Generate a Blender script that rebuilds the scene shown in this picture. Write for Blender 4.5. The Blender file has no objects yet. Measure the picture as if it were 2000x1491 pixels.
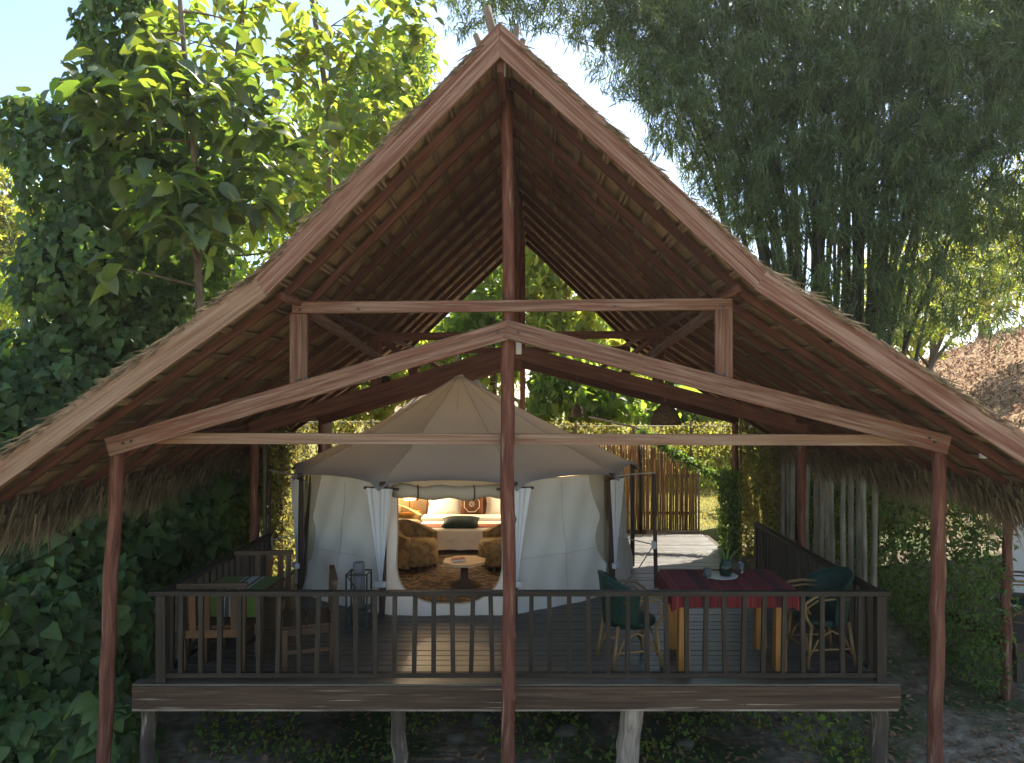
import bpy, math, random
import numpy as np
from mathutils import Vector, Matrix

random.seed(7)
RNG = np.random.default_rng(11)
R = math.radians
sc = bpy.context.scene
COL = sc.collection

# ------------------------------------------------------------------ camera, sky, sun, exposure
H = 2.63            # camera height above the deck (deck top is z = 0)
F = 1400.0          # focal length in photograph pixels (2000 wide)
CU, CV = 1032.0, 770.0
cd = bpy.data.cameras.new('camera')
cd.sensor_width = 36.0
cd.lens = 36.0 * F / 2000.0
cd.shift_x = -(CU - 1000.0) / 2000.0
cd.shift_y = (CV - 745.5) / 2000.0
cd.clip_end = 600.0
cam = bpy.data.objects.new('camera', cd)
cam.location = (0, 0, H)
cam.rotation_euler = (R(90), 0, 0)
COL.objects.link(cam)
sc.camera = cam

HAZE = 0.0005
SUN_EL, SUN_AZ = R(52), R(28)          # azimuth to the right of +Y
to_sun = Vector((math.sin(SUN_AZ) * math.cos(SUN_EL), math.cos(SUN_AZ) * math.cos(SUN_EL), math.sin(SUN_EL)))
w = bpy.data.worlds.new('World')
sc.world = w
w.use_nodes = True
nt = w.node_tree
bg = nt.nodes['Background']
sky = nt.nodes.new('ShaderNodeTexSky')
sky.sky_type = 'NISHITA'
sky.sun_disc = False
sky.sun_elevation = SUN_EL
sky.sun_rotation = SUN_AZ
sky.dust_density = 0.7
sky.ozone_density = 1.0
nt.links.new(sky.outputs[0], bg.inputs[0])
bg.inputs[1].default_value = 0.125
sd = bpy.data.lights.new('sun', 'SUN')
sd.energy = 5.0
sd.angle = R(0.5)
sd.color = (1.0, 0.94, 0.84)
sun = bpy.data.objects.new('sun', sd)
sun.rotation_euler = to_sun.to_track_quat('Z', 'Y').to_euler()
sun.location = (6, 12, 14)
COL.objects.link(sun)
vs = sc.view_settings
vs.view_transform = 'Standard'
vs.look = 'None'
vs.exposure = 1.5
vs.gamma = 1.0
vs.use_curve_mapping = False
cy = sc.cycles
cy.max_bounces = 8
cy.diffuse_bounces = 4
cy.glossy_bounces = 3
cy.transmission_bounces = 6
cy.transparent_max_bounces = 8
cy.caustics_reflective = False
cy.caustics_refractive = False
cy.sample_clamp_indirect = 6.0
cy.use_denoising = True
cy.volume_bounces = 1


def P(u, v, d):
    """the place at distance d (metres along +Y) seen at pixel (u, v) of the photograph"""
    return Vector(((u - CU) / F * d, d, H - (v - CV) / F * d))


# ------------------------------------------------------------------ materials
def rgb(c):
    return (c[0], c[1], c[2], 1.0)


def pbr(name, cols, scale=(1, 1, 1), coord='Object', detail=5.0, rough=0.8, bump=0.0, vary=0.15, island=False,
        trans=0.0, tcol=None, spec=0.3, dist=0.0, spots=None, metal=0.0, hue=0.0, veins=0.0):
    m = bpy.data.materials.new(name)
    m.use_nodes = True
    n, l = m.node_tree.nodes, m.node_tree.links
    b = n['Principled BSDF']
    out = n['Material Output']
    tc = n.new('ShaderNodeTexCoord')
    mp = n.new('ShaderNodeMapping')
    mp.inputs['Scale'].default_value = scale
    l.new(tc.outputs[coord], mp.inputs[0])
    # an own offset for every object, so that alike pieces do not repeat
    oi = n.new('ShaderNodeObjectInfo')
    if coord == 'Object':
        mul = n.new('ShaderNodeMath'); mul.operation = 'MULTIPLY'; mul.inputs[1].default_value = 37.0
        l.new(oi.outputs['Random'], mul.inputs[0])
        l.new(mul.outputs[0], mp.inputs['Location'])
    nz = n.new('ShaderNodeTexNoise')
    nz.inputs['Scale'].default_value = 1.0
    nz.inputs['Detail'].default_value = detail
    nz.inputs['Roughness'].default_value = 0.6
    nz.inputs['Distortion'].default_value = dist
    l.new(mp.outputs[0], nz.inputs['Vector'])
    rp = n.new('ShaderNodeValToRGB')
    el = rp.color_ramp.elements
    while len(el) < len(cols):
        el.new(0.5)
    for e, (p, c) in zip(el, cols):
        e.position = p
        e.color = rgb(c)
    l.new(nz.outputs['Fac'], rp.inputs[0])
    colr = rp.outputs[0]
    if spots:
        sc_, lo, hi, c2 = spots
        n2 = n.new('ShaderNodeTexNoise')
        n2.inputs['Scale'].default_value = sc_
        n2.inputs['Detail'].default_value = 4.0
        l.new(mp.outputs[0], n2.inputs['Vector'])
        r2 = n.new('ShaderNodeMapRange')
        r2.inputs[1].default_value = lo
        r2.inputs[2].default_value = hi
        l.new(n2.outputs['Fac'], r2.inputs[0])
        mx = n.new('ShaderNodeMixRGB')
        l.new(r2.outputs[0], mx.inputs[0])
        l.new(colr, mx.inputs[1])
        mx.inputs[2].default_value = rgb(c2)
        colr = mx.outputs[0]
    rnd = oi.outputs['Random']
    if island:
        ge = n.new('ShaderNodeNewGeometry')
        ad = n.new('ShaderNodeMath'); ad.operation = 'ADD'
        l.new(ge.outputs['Random Per Island'], ad.inputs[0])
        l.new(oi.outputs['Random'], ad.inputs[1])
        fr = n.new('ShaderNodeMath'); fr.operation = 'FRACT'
        l.new(ad.outputs[0], fr.inputs[0])
        rnd = fr.outputs[0]
    hs = n.new('ShaderNodeHueSaturation')
    mr = n.new('ShaderNodeMapRange')
    mr.inputs[3].default_value = 1 - vary
    mr.inputs[4].default_value = 1 + vary
    l.new(rnd, mr.inputs[0])
    l.new(mr.outputs[0], hs.inputs['Value'])
    if hue:
        m3 = n.new('ShaderNodeMath'); m3.operation = 'MULTIPLY'; m3.inputs[1].default_value = 7.31
        l.new(rnd, m3.inputs[0])
        f3 = n.new('ShaderNodeMath'); f3.operation = 'FRACT'
        l.new(m3.outputs[0], f3.inputs[0])
        h3 = n.new('ShaderNodeMapRange')
        h3.inputs[3].default_value = 0.5 - hue
        h3.inputs[4].default_value = 0.5 + hue * 0.6
        l.new(f3.outputs[0], h3.inputs[0])
        l.new(h3.outputs[0], hs.inputs['Hue'])
    if veins:
        tu = n.new('ShaderNodeTexCoord')
        sx = n.new('ShaderNodeSeparateXYZ'); l.new(tu.outputs['UV'], sx.inputs[0])
        def mth(op, a, b_=None):
            q = n.new('ShaderNodeMath'); q.operation = op
            for i_, val in enumerate((a, b_)):
                if val is None:
                    continue
                if isinstance(val, (int, float)):
                    q.inputs[i_].default_value = val
                else:
                    l.new(val, q.inputs[i_])
            return q.outputs[0]
        ax = mth('ABSOLUTE', sx.outputs[0])
        mid = mth('LESS_THAN', ax, .012)
        sv = mth('GREATER_THAN', mth('SINE', mth('MULTIPLY', mth('SUBTRACT', sx.outputs[1], mth('MULTIPLY', ax, .75)), 58.0)), .86)
        vm = mth('MULTIPLY', mth('MAXIMUM', mid, sv), veins)
        mv = n.new('ShaderNodeMixRGB'); l.new(vm, mv.inputs[0]); l.new(colr, mv.inputs[1]); mv.inputs[2].default_value = (.20, .24, .10, 1)
        colr = mv.outputs[0]
    l.new(colr, hs.inputs['Color'])
    l.new(hs.outputs[0], b.inputs['Base Color'])
    b.inputs['Roughness'].default_value = rough
    b.inputs['Metallic'].default_value = metal
    b.inputs['Specular IOR Level'].default_value = spec
    if bump:
        bp = n.new('ShaderNodeBump')
        bp.inputs['Strength'].default_value = bump
        bp.inputs['Distance'].default_value = 0.02
        l.new(nz.outputs['Fac'], bp.inputs['Height'])
        l.new(bp.outputs[0], b.inputs['Normal'])
    if trans:
        tr = n.new('ShaderNodeBsdfTranslucent')
        if tcol is not None:
            h2 = n.new('ShaderNodeHueSaturation')
            h2.inputs['Color'].default_value = rgb(tcol)
            l.new(mr.outputs[0], h2.inputs['Value'])
            if hue:
                l.new(h3.outputs[0], h2.inputs['Hue'])
            l.new(h2.outputs[0], tr.inputs[0])
        else:
            l.new(hs.outputs[0], tr.inputs[0])
        ms = n.new('ShaderNodeMixShader')
        ms.inputs[0].default_value = trans
        l.new(b.outputs[0], ms.inputs[1])
        l.new(tr.outputs[0], ms.inputs[2])
        l.new(ms.outputs[0], out.inputs[0])
    return m


def glow(name, col, s):
    m = bpy.data.materials.new(name)
    m.use_nodes = True
    b = m.node_tree.nodes['Principled BSDF']
    b.inputs['Base Color'].default_value = rgb(col)
    b.inputs['Emission Color'].default_value = rgb(col)
    b.inputs['Emission Strength'].default_value = s
    return m


def glassy(name, col):
    m = bpy.data.materials.new(name)
    m.use_nodes = True
    b = m.node_tree.nodes['Principled BSDF']
    b.inputs['Base Color'].default_value = rgb(col)
    b.inputs['Transmission Weight'].default_value = 0.9
    b.inputs['Roughness'].default_value = 0.05
    b.inputs['IOR'].default_value = 1.3
    return m


M = {}
M['fascia'] = pbr('weathered red fascia wood', [(0.28, (.085, .034, .020)), (0.42, (.165, .076, .046)), (0.55, (.245, .143, .098)), (0.74, (.325, .235, .175))],
                  (1.3, 38, 38), 'UV', detail=9, rough=.85, bump=.6, vary=.12, dist=.6, spots=(.55, .50, .66, (.135, .052, .030)))
M['fascia_tan'] = pbr('weathered tan fascia wood', [(0.30, (.135, .072, .040)), (0.5, (.23, .142, .087)), (0.7, (.30, .212, .145))],
                      (1.2, 38, 38), 'UV', detail=9, rough=.85, bump=.6, vary=.08, dist=.5, spots=(.6, .55, .72, (.22, .10, .05)))
M['beam'] = pbr('worn truss wood', [(0.28, (.066, .029, .017)), (0.46, (.135, .070, .043)), (0.62, (.215, .135, .093)), (0.78, (.285, .21, .155))],
                (1.8, 44, 44), 'UV', detail=9, rough=.85, bump=.6, vary=.16, dist=.5, spots=(.7, .5, .7, (.15, .055, .032)))
M['post'] = pbr('red brown log', [(0.30, (.058, .020, .012)), (0.52, (.122, .044, .026)), (0.72, (.19, .098, .064))],
                (2.2, 22, 22), 'UV', detail=9, rough=.75, bump=.6, vary=.12, dist=.8, spots=(.8, .6, .75, (.32, .22, .16)))
M['rafter'] = pbr('red brown rafter wood', [(0.3, (.042, .016, .010)), (0.55, (.092, .036, .021)), (0.75, (.15, .070, .043))],
                  (2.0, 26, 26), 'UV', rough=.8, bump=.2, vary=.3)
M['batten'] = pbr('split bamboo batten', [(0.3, (.11, .068, .036)), (0.7, (.22, .15, .085))], (3, 20, 20), 'UV', rough=.7, vary=.3)
M['thatch'] = pbr('grass thatch', [(0.30, (.09, .055, .027)), (0.5, (.24, .155, .078)), (0.72, (.40, .275, .145))],
                  (2.0, 60, 8), 'UV', rough=.95, bump=.8, vary=.25, dist=.4)
M['straw'] = pbr('dry straw', [(0.3, (.10, .072, .04)), (0.7, (.22, .17, .10))], (3, 3, 3), 'Object', rough=.9, vary=.45, island=True, trans=.25)
M['deck'] = pbr('grey brown deck plank', [(0.3, (.036, .031, .021)), (0.52, (.070, .060, .042)), (0.72, (.13, .112, .084))],
                (1.6, 34, 34), 'UV', rough=.42, bump=.25, vary=.2, dist=.4, spec=.5)
M['rim'] = pbr('dark rim beam wood', [(0.3, (.036, .021, .012)), (0.55, (.074, .044, .025)), (0.74, (.12, .076, .047))],
               (1.0, 34, 34), 'UV', detail=9, rough=.75, bump=.5, vary=.1, dist=.5, spots=(1.2, .62, .72, (.30, .24, .17)))
M['rail'] = pbr('dark rail wood', [(0.3, (.012, .009, .006)), (0.55, (.026, .019, .012)), (0.75, (.05, .038, .026))],
                (2, 22, 22), 'UV', rough=.6, bump=.15, vary=.22)
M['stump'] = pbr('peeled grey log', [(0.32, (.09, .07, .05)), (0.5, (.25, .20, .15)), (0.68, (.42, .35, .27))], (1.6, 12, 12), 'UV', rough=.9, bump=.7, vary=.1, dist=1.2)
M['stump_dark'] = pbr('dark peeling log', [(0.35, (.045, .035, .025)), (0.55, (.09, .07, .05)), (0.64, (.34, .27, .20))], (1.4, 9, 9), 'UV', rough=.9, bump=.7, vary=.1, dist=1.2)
M['wall'] = pbr('cream canvas', [(0.3, (.69, .645, .55)), (0.7, (.77, .73, .65))], (1.2, 1.2, 1.6), rough=.95, bump=.2, vary=.03, trans=.18)
M['roofcanvas'] = pbr('taupe canvas', [(0.3, (.50, .46, .40)), (0.7, (.56, .52, .46))], (1.2, 1.2, 1.2), rough=.95, bump=.15, vary=.03, trans=.2)
M['inner'] = pbr('beige inner canvas', [(0.3, (.46, .38, .26)), (0.7, (.52, .44, .31))], (1, 1, 1), rough=.95, vary=.02, trans=.12)
M['liner'] = pbr('beige liner canvas', [(0.3, (.44, .37, .26)), (0.7, (.50, .43, .31))], (1, 1, 1), rough=.95, vary=.02)  # beige canvas, darkened to carry the shade of the laced gaps
M['curtain'] = pbr('white voile', [(0.3, (.72, .72, .70)), (0.7, (.80, .80, .79))], (2, 2, 1), rough=.9, vary=.03, trans=.3)
M['seam'] = pbr('seam tape', [(0.3, (.30, .25, .19)), (0.7, (.36, .31, .24))], rough=.9, vary=.05)
M['darkpole'] = pbr('dark tent pole wood', [(0.3, (.035, .022, .016)), (0.7, (.085, .05, .035))], (2, 20, 20), 'UV', rough=.6, vary=.15)
M['rope'] = pbr('pale rope', [(0.3, (.42, .38, .30)), (0.7, (.55, .50, .40))], (30, 30, 30), rough=.9)
M['black'] = pbr('black metal', [(0.3, (.02, .02, .02)), (0.7, (.035, .033, .03))], rough=.45, spec=.5)
M['greymetal'] = pbr('grey painted metal', [(0.3, (.13, .135, .14)), (0.7, (.18, .185, .19))], (4, 4, 4), rough=.5)
M['whitepaint'] = pbr('white lamp housing', [(0.3, (.62, .62, .62)), (0.7, (.72, .72, .72))], rough=.4)
M['redcloth'] = None
M['orangewood'] = pbr('orange varnished wood', [(0.3, (.26, .11, .022)), (0.7, (.40, .19, .045))], (2, 18, 18), 'UV', rough=.4, vary=.08)
M['chairwood'] = pbr('brown chair wood', [(0.3, (.045, .026, .013)), (0.7, (.10, .058, .03))], (2, 18, 18), 'UV', rough=.6, vary=.3)
M['chairwood_light'] = pbr('honey brown chair wood', [(0.3, (.075, .036, .014)), (0.7, (.13, .066, .025))], (2, 18, 18), 'UV', rough=.6, vary=.3)
M['greenweave'] = pbr('dark green woven cane', [(0.35, (.004, .020, .014)), (0.65, (.010, .048, .034))], (70, 70, 45), rough=.55, bump=.5, vary=.08)
M['cane'] = pbr('honey cane', [(0.3, (.16, .098, .038)), (0.7, (.29, .195, .085))], (6, 10, 10), 'UV', rough=.45, vary=.15)
M['bamboofence'] = pbr('red brown bamboo', [(0.3, (.17, .075, .03)), (0.55, (.30, .155, .06)), (0.75, (.44, .27, .12))], (1.6, 5, 5), 'UV', rough=.55, vary=.3, trans=.08)
M['bamboopale'] = pbr('grey bamboo pole', [(0.3, (.10, .085, .06)), (0.6, (.23, .20, .145)), (0.75, (.33, .29, .22))], (2, 5, 5), 'UV', rough=.6, vary=.25)
M['hutthatch'] = pbr('sunlit hut thatch', [(0.3, (.13, .085, .05)), (0.7, (.30, .21, .135))], (5, 5, 22), rough=.95, bump=.9)
M['culm'] = pbr('dark green bamboo culm', [(0.3, (.022, .028, .014)), (0.6, (.055, .06, .03)), (0.8, (.12, .11, .06))], (.8, 5, 5), 'UV', rough=.5, vary=.35)
M['bark'] = pbr('grey brown bark', [(0.3, (.09, .065, .045)), (0.6, (.19, .14, .10)), (0.78, (.30, .25, .20))], (3, 8, 8), 'UV', rough=.95, bump=.7, vary=.15)
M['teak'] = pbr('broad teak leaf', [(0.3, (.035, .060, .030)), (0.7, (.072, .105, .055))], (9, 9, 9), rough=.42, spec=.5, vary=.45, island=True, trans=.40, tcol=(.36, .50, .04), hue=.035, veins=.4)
M['teaklit'] = pbr('sunlit teak leaf', [(0.3, (.06, .085, .02)), (0.7, (.10, .125, .03))], (9, 9, 9), rough=.5, spec=.4, vary=.35, island=True, trans=.5, tcol=(.42, .54, .05), hue=.045, veins=.4)  # copy of the teak leaf with backlit yellow green put into its colour
M['vine'] = pbr('dark vine leaf', [(0.3, (.034, .070, .022)), (0.7, (.068, .115, .036))], (9, 9, 9), rough=.5, spec=.25, vary=.5, island=True, trans=.4, tcol=(.24, .40, .05), hue=.03, veins=.4)
M['small'] = pbr('small green leaf', [(0.3, (.04, .075, .022)), (0.7, (.075, .12, .03))], (9, 9, 9), rough=.5, spec=.4, vary=.45, island=True, trans=.5, tcol=(.50, .68, .06), hue=.04)
M['yellowleaf'] = pbr('yellow green leaf', [(0.3, (.075, .10, .025)), (0.7, (.12, .14, .03))], (9, 9, 9), rough=.55, vary=.4, island=True, trans=.55, tcol=(.62, .68, .08), hue=.05)  # the sunlit look of far foliage is put into this leaf colour
M['bambooleaf'] = pbr('bamboo leaf', [(0.3, (.030, .062, .030)), (0.7, (.062, .098, .046))], (9, 9, 9), rough=.45, spec=.4, vary=.45, island=True, trans=.36, tcol=(.24, .34, .05), hue=.03)
M['camo'] = pbr('olive screen leaf', [(0.3, (.07, .075, .03)), (0.7, (.13, .125, .05))], (9, 9, 9), rough=.6, vary=.45, island=True, trans=.5, tcol=(.48, .44, .09), hue=.05)
M['banana'] = pbr('banana leaf', [(0.3, (.06, .11, .02)), (0.7, (.09, .15, .03))], (3, 30, 3), rough=.4, vary=.1, trans=.5, tcol=(.42, .58, .05))
M['litter'] = pbr('dry fallen leaf', [(0.3, (.16, .085, .04)), (0.7, (.34, .21, .11))], (9, 9, 9), rough=.85, vary=.45, island=True, trans=.15, hue=.02)
M['core'] = pbr('dark foliage core', [(0.3, (.018, .024, .012)), (0.7, (.035, .04, .02))], (6, 6, 6), rough=1.0)
M['fabric'] = pbr('gold velvet', [(0.35, (.12, .075, .03)), (0.55, (.26, .18, .08)), (0.7, (.36, .27, .14))], (9, 9, 9), rough=.8, vary=.08, dist=1.)
M['linen'] = pbr('white linen', [(0.3, (.70, .68, .62)), (0.7, (.78, .76, .71))], (4, 4, 4), rough=.9, bump=.1, vary=.03)
M['terracotta'] = pbr('terracotta throw', [(0.3, (.36, .12, .075)), (0.7, (.46, .19, .12))], (20, 20, 20), rough=.9)
M['brownpillow'] = pbr('brown embroidered cloth', [(0.3, (.085, .03, .012)), (0.7, (.13, .05, .022))], (20, 20, 20), rough=.9)
M['greenpillow'] = pbr('dark teal velvet', [(0.3, (.010, .026, .026)), (0.7, (.022, .048, .045))], (10, 10, 10), rough=.7)
M['wicker'] = pbr('brown wicker', [(0.35, (.05, .03, .016)), (0.65, (.16, .10, .055))], (40, 40, 60), rough=.8, bump=.6, trans=.1)
M['tablewood'] = pbr('pale wood top', [(0.3, (.38, .26, .15)), (0.7, (.48, .36, .23))], (3, 14, 3), rough=.5)
M['hutwall'] = pbr('neighbour canvas wall', [(0.3, (.50, .50, .50)), (0.7, (.56, .56, .55))], rough=.9)
M['rock'] = pbr('mossy rock', [(0.3, (.04, .04, .028)), (0.7, (.095, .088, .065))], (6, 6, 6), rough=.95, bump=.5)
M['glass'] = glassy('clear drinking glass', (.9, .93, .9))
M['greenglass'] = glassy('green bottle glass', (.10, .22, .14))
M['plate'] = pbr('pale glazed plate', [(0.3, (.45, .43, .38)), (0.7, (.55, .53, .47))], rough=.35)
M['lamp'] = glow('lit lamp shade', (1.0, .62, .26), 3.0)


def cloth_stripes(name, axis, cols, period):
    """woven cloth striped along one object axis; cols = [(position in the period, colour)], sharp edges"""
    m = bpy.data.materials.new(name)
    m.use_nodes = True
    n, l = m.node_tree.nodes, m.node_tree.links
    b = n['Principled BSDF']
    tc = n.new('ShaderNodeTexCoord')
    sp = n.new('ShaderNodeSeparateXYZ')
    l.new(tc.outputs['UV'], sp.inputs[0])
    dv = n.new('ShaderNodeMath'); dv.operation = 'DIVIDE'; dv.inputs[1].default_value = period
    l.new(sp.outputs[axis], dv.inputs[0])
    fr = n.new('ShaderNodeMath'); fr.operation = 'FRACT'
    l.new(dv.outputs[0], fr.inputs[0])
    rp = n.new('ShaderNodeValToRGB')
    rp.color_ramp.interpolation = 'CONSTANT'
    el = rp.color_ramp.elements
    while len(el) < len(cols):
        el.new(0.5)
    for e, (p, c) in zip(el, cols):
        e.position = p
        e.color = rgb(c)
    l.new(fr.outputs[0], rp.inputs[0])
    nz = n.new('ShaderNodeTexNoise'); nz.inputs['Scale'].default_value = 60
    mx = n.new('ShaderNodeMixRGB'); mx.blend_type = 'MULTIPLY'; mx.inputs[0].default_value = .5
    l.new(rp.outputs[0], mx.inputs[1]); l.new(nz.outputs['Color'], mx.inputs[2])
    l.new(mx.outputs[0], b.inputs['Base Color'])
    b.inputs['Roughness'].default_value = .9
    return m


red, dred, navy, pink = (.20, .016, .018), (.125, .010, .013), (.075, .010, .018), (.27, .07, .06)
M['redcloth'] = cloth_stripes('red striped cloth', 0, [(0, red), (.05, dred), (.09, red), (.14, dred), (.17, red), (.21, pink), (.225, red), (.27, pink), (.285, red), (.33, dred), (.36, red), (.41, dred), (.44, red), (.49, dred), (.52, red), (.58, navy), (.70, dred), (.74, red), (.79, pink), (.80, navy), (.82, red), (.86, pink), (.87, red), (.92, dred), (.95, red)], .70)
g1, wh, gr = (.11, .17, .03), (.40, .42, .38), (.08, .10, .08)
M['greencloth'] = cloth_stripes('green striped cloth', 0, [(0, g1), (.36, wh), (.39, gr), (.45, wh), (.58, gr), (.64, wh), (.67, g1)], .62)


def rug_material():
    m = bpy.data.materials.new('patterned rug')
    m.use_nodes = True
    n, l = m.node_tree.nodes, m.node_tree.links
    b = n['Principled BSDF']
    tc = n.new('ShaderNodeTexCoord')
    vo = n.new('ShaderNodeTexVoronoi'); vo.inputs['Scale'].default_value = 9.0
    l.new(tc.outputs['Object'], vo.inputs['Vector'])
    nz = n.new('ShaderNodeTexNoise'); nz.inputs['Scale'].default_value = 11.0; nz.inputs['Detail'].default_value = 3
    l.new(tc.outputs['Object'], nz.inputs['Vector'])
    rp = n.new('ShaderNodeValToRGB')
    rp.color_ramp.interpolation = 'CONSTANT'
    el = rp.color_ramp.elements
    cols = [(0, (.03, .024, .012)), (.42, (.15, .075, .026)), (.5, (.035, .028, .014)), (.55, (.20, .14, .05)), (.63, (.11, .042, .02)), (.7, (.03, .024, .012))]
    while len(el) < len(cols):
        el.new(.5)
    for e, (p, c) in zip(el, cols):
        e.position = p; e.color = rgb(c)
    ad = n.new('ShaderNodeMath'); ad.operation = 'MULTIPLY_ADD'; ad.inputs[1].default_value = .35
    l.new(vo.outputs['Distance'], ad.inputs[0]); l.new(nz.outputs['Fac'], ad.inputs[2])
    l.new(ad.outputs[0], rp.inputs[0])
    l.new(rp.outputs[0], b.inputs['Base Color'])
    b.inputs['Roughness'].default_value = .95
    return m


M['rug'] = rug_material()


def ground_material():
    m = bpy.data.materials.new('ground soil and lawn')
    m.use_nodes = True
    n, l = m.node_tree.nodes, m.node_tree.links
    b = n['Principled BSDF']
    tc = n.new('ShaderNodeTexCoord')
    def noise(s, d=6):
        z = n.new('ShaderNodeTexNoise'); z.inputs['Scale'].default_value = s; z.inputs['Detail'].default_value = d
        l.new(tc.outputs['Object'], z.inputs['Vector']); return z
    def ramp(src, cols):
        r = n.new('ShaderNodeValToRGB'); el = r.color_ramp.elements
        while len(el) < len(cols):
            el.new(.5)
        for e, (p, c) in zip(el, cols):
            e.position = p; e.color = rgb(c)
        l.new(src, r.inputs[0]); return r
    soil = ramp(noise(7).outputs['Fac'], [(.3, (.10, .08, .05)), (.5, (.20, .16, .105)), (.7, (.31, .255, .175))])
    moss = ramp(noise(16).outputs['Fac'], [(.3, (.035, .05, .018)), (.7, (.085, .105, .035))])
    lawn = ramp(noise(5).outputs['Fac'], [(.3, (.13, .13, .035)), (.55, (.22, .20, .06)), (.75, (.32, .26, .11))])
    hill = ramp(noise(3).outputs['Fac'], [(.3, (.15, .085, .045)), (.5, (.28, .17, .09)), (.7, (.42, .28, .16))])
    pm = n.new('ShaderNodeMapRange'); pm.inputs[1].default_value = .45; pm.inputs[2].default_value = .6
    l.new(noise(.9).outputs['Fac'], pm.inputs[0])
    m1 = n.new('ShaderNodeMixRGB'); l.new(pm.outputs[0], m1.inputs[0]); l.new(soil.outputs[0], m1.inputs[1]); l.new(moss.outputs[0], m1.inputs[2])
    sp = n.new('ShaderNodeSeparateXYZ'); l.new(tc.outputs['Object'], sp.inputs[0])
    y1 = n.new('ShaderNodeMapRange'); y1.inputs[1].default_value = 13.5; y1.inputs[2].default_value = 15.5; l.new(sp.outputs[1], y1.inputs[0])
    m2 = n.new('ShaderNodeMixRGB'); l.new(y1.outputs[0], m2.inputs[0]); l.new(m1.outputs[0], m2.inputs[1]); l.new(lawn.outputs[0], m2.inputs[2])
    z1 = n.new('ShaderNodeMapRange'); z1.inputs[1].default_value = .25; z1.inputs[2].default_value = .8; l.new(sp.outputs[2], z1.inputs[0])
    m3 = n.new('ShaderNodeMixRGB'); l.new(z1.outputs[0], m3.inputs[0]); l.new(m2.outputs[0], m3.inputs[1]); l.new(hill.outputs[0], m3.inputs[2])
    y0 = n.new('ShaderNodeMapRange'); y0.inputs[1].default_value = 4.6; y0.inputs[2].default_value = 2.6; l.new(sp.outputs[1], y0.inputs[0])
    bounce_ground = ramp(noise(2).outputs['Fac'], [(.3, (.30, .25, .16)), (.7, (.44, .38, .26))])  # pale ground out of view, added to bounce light onto the shelter front
    m4 = n.new('ShaderNodeMixRGB'); l.new(y0.outputs[0], m4.inputs[0]); l.new(m3.outputs[0], m4.inputs[1]); l.new(bounce_ground.outputs[0], m4.inputs[2])
    l.new(m4.outputs[0], b.inputs['Base Color'])
    b.inputs['Roughness'].default_value = .95
    b.inputs['Specular IOR Level'].default_value = .15
    bp = n.new('ShaderNodeBump'); bp.inputs['Strength'].default_value = .7; bp.inputs['Distance'].default_value = .05
    l.new(noise(20, 8).outputs['Fac'], bp.inputs['Height']); l.new(bp.outputs[0], b.inputs['Normal'])
    return m


M['ground'] = ground_material()


# ------------------------------------------------------------------ mesh helpers
def link(o, parent=None):
    COL.objects.link(o)
    if parent is not None:
        o.parent = parent
        t = Vector((0, 0, 0))
        p = parent
        while p is not None:
            t += p.location
            p = p.parent
        o.location = -t
    return o


def tag(o, label=None, cat=None, group=None, kind=None):
    for k, v in (('label', label), ('category', cat), ('group', group), ('kind', kind)):
        if v:
            o[k] = v
    return o


def thing(name, label, cat, loc=(0, 0, 0), group=None):
    o = bpy.data.objects.new(name, None)
    o.empty_display_size = .2
    o.location = loc
    COL.objects.link(o)
    return tag(o, label, cat, group)


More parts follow.
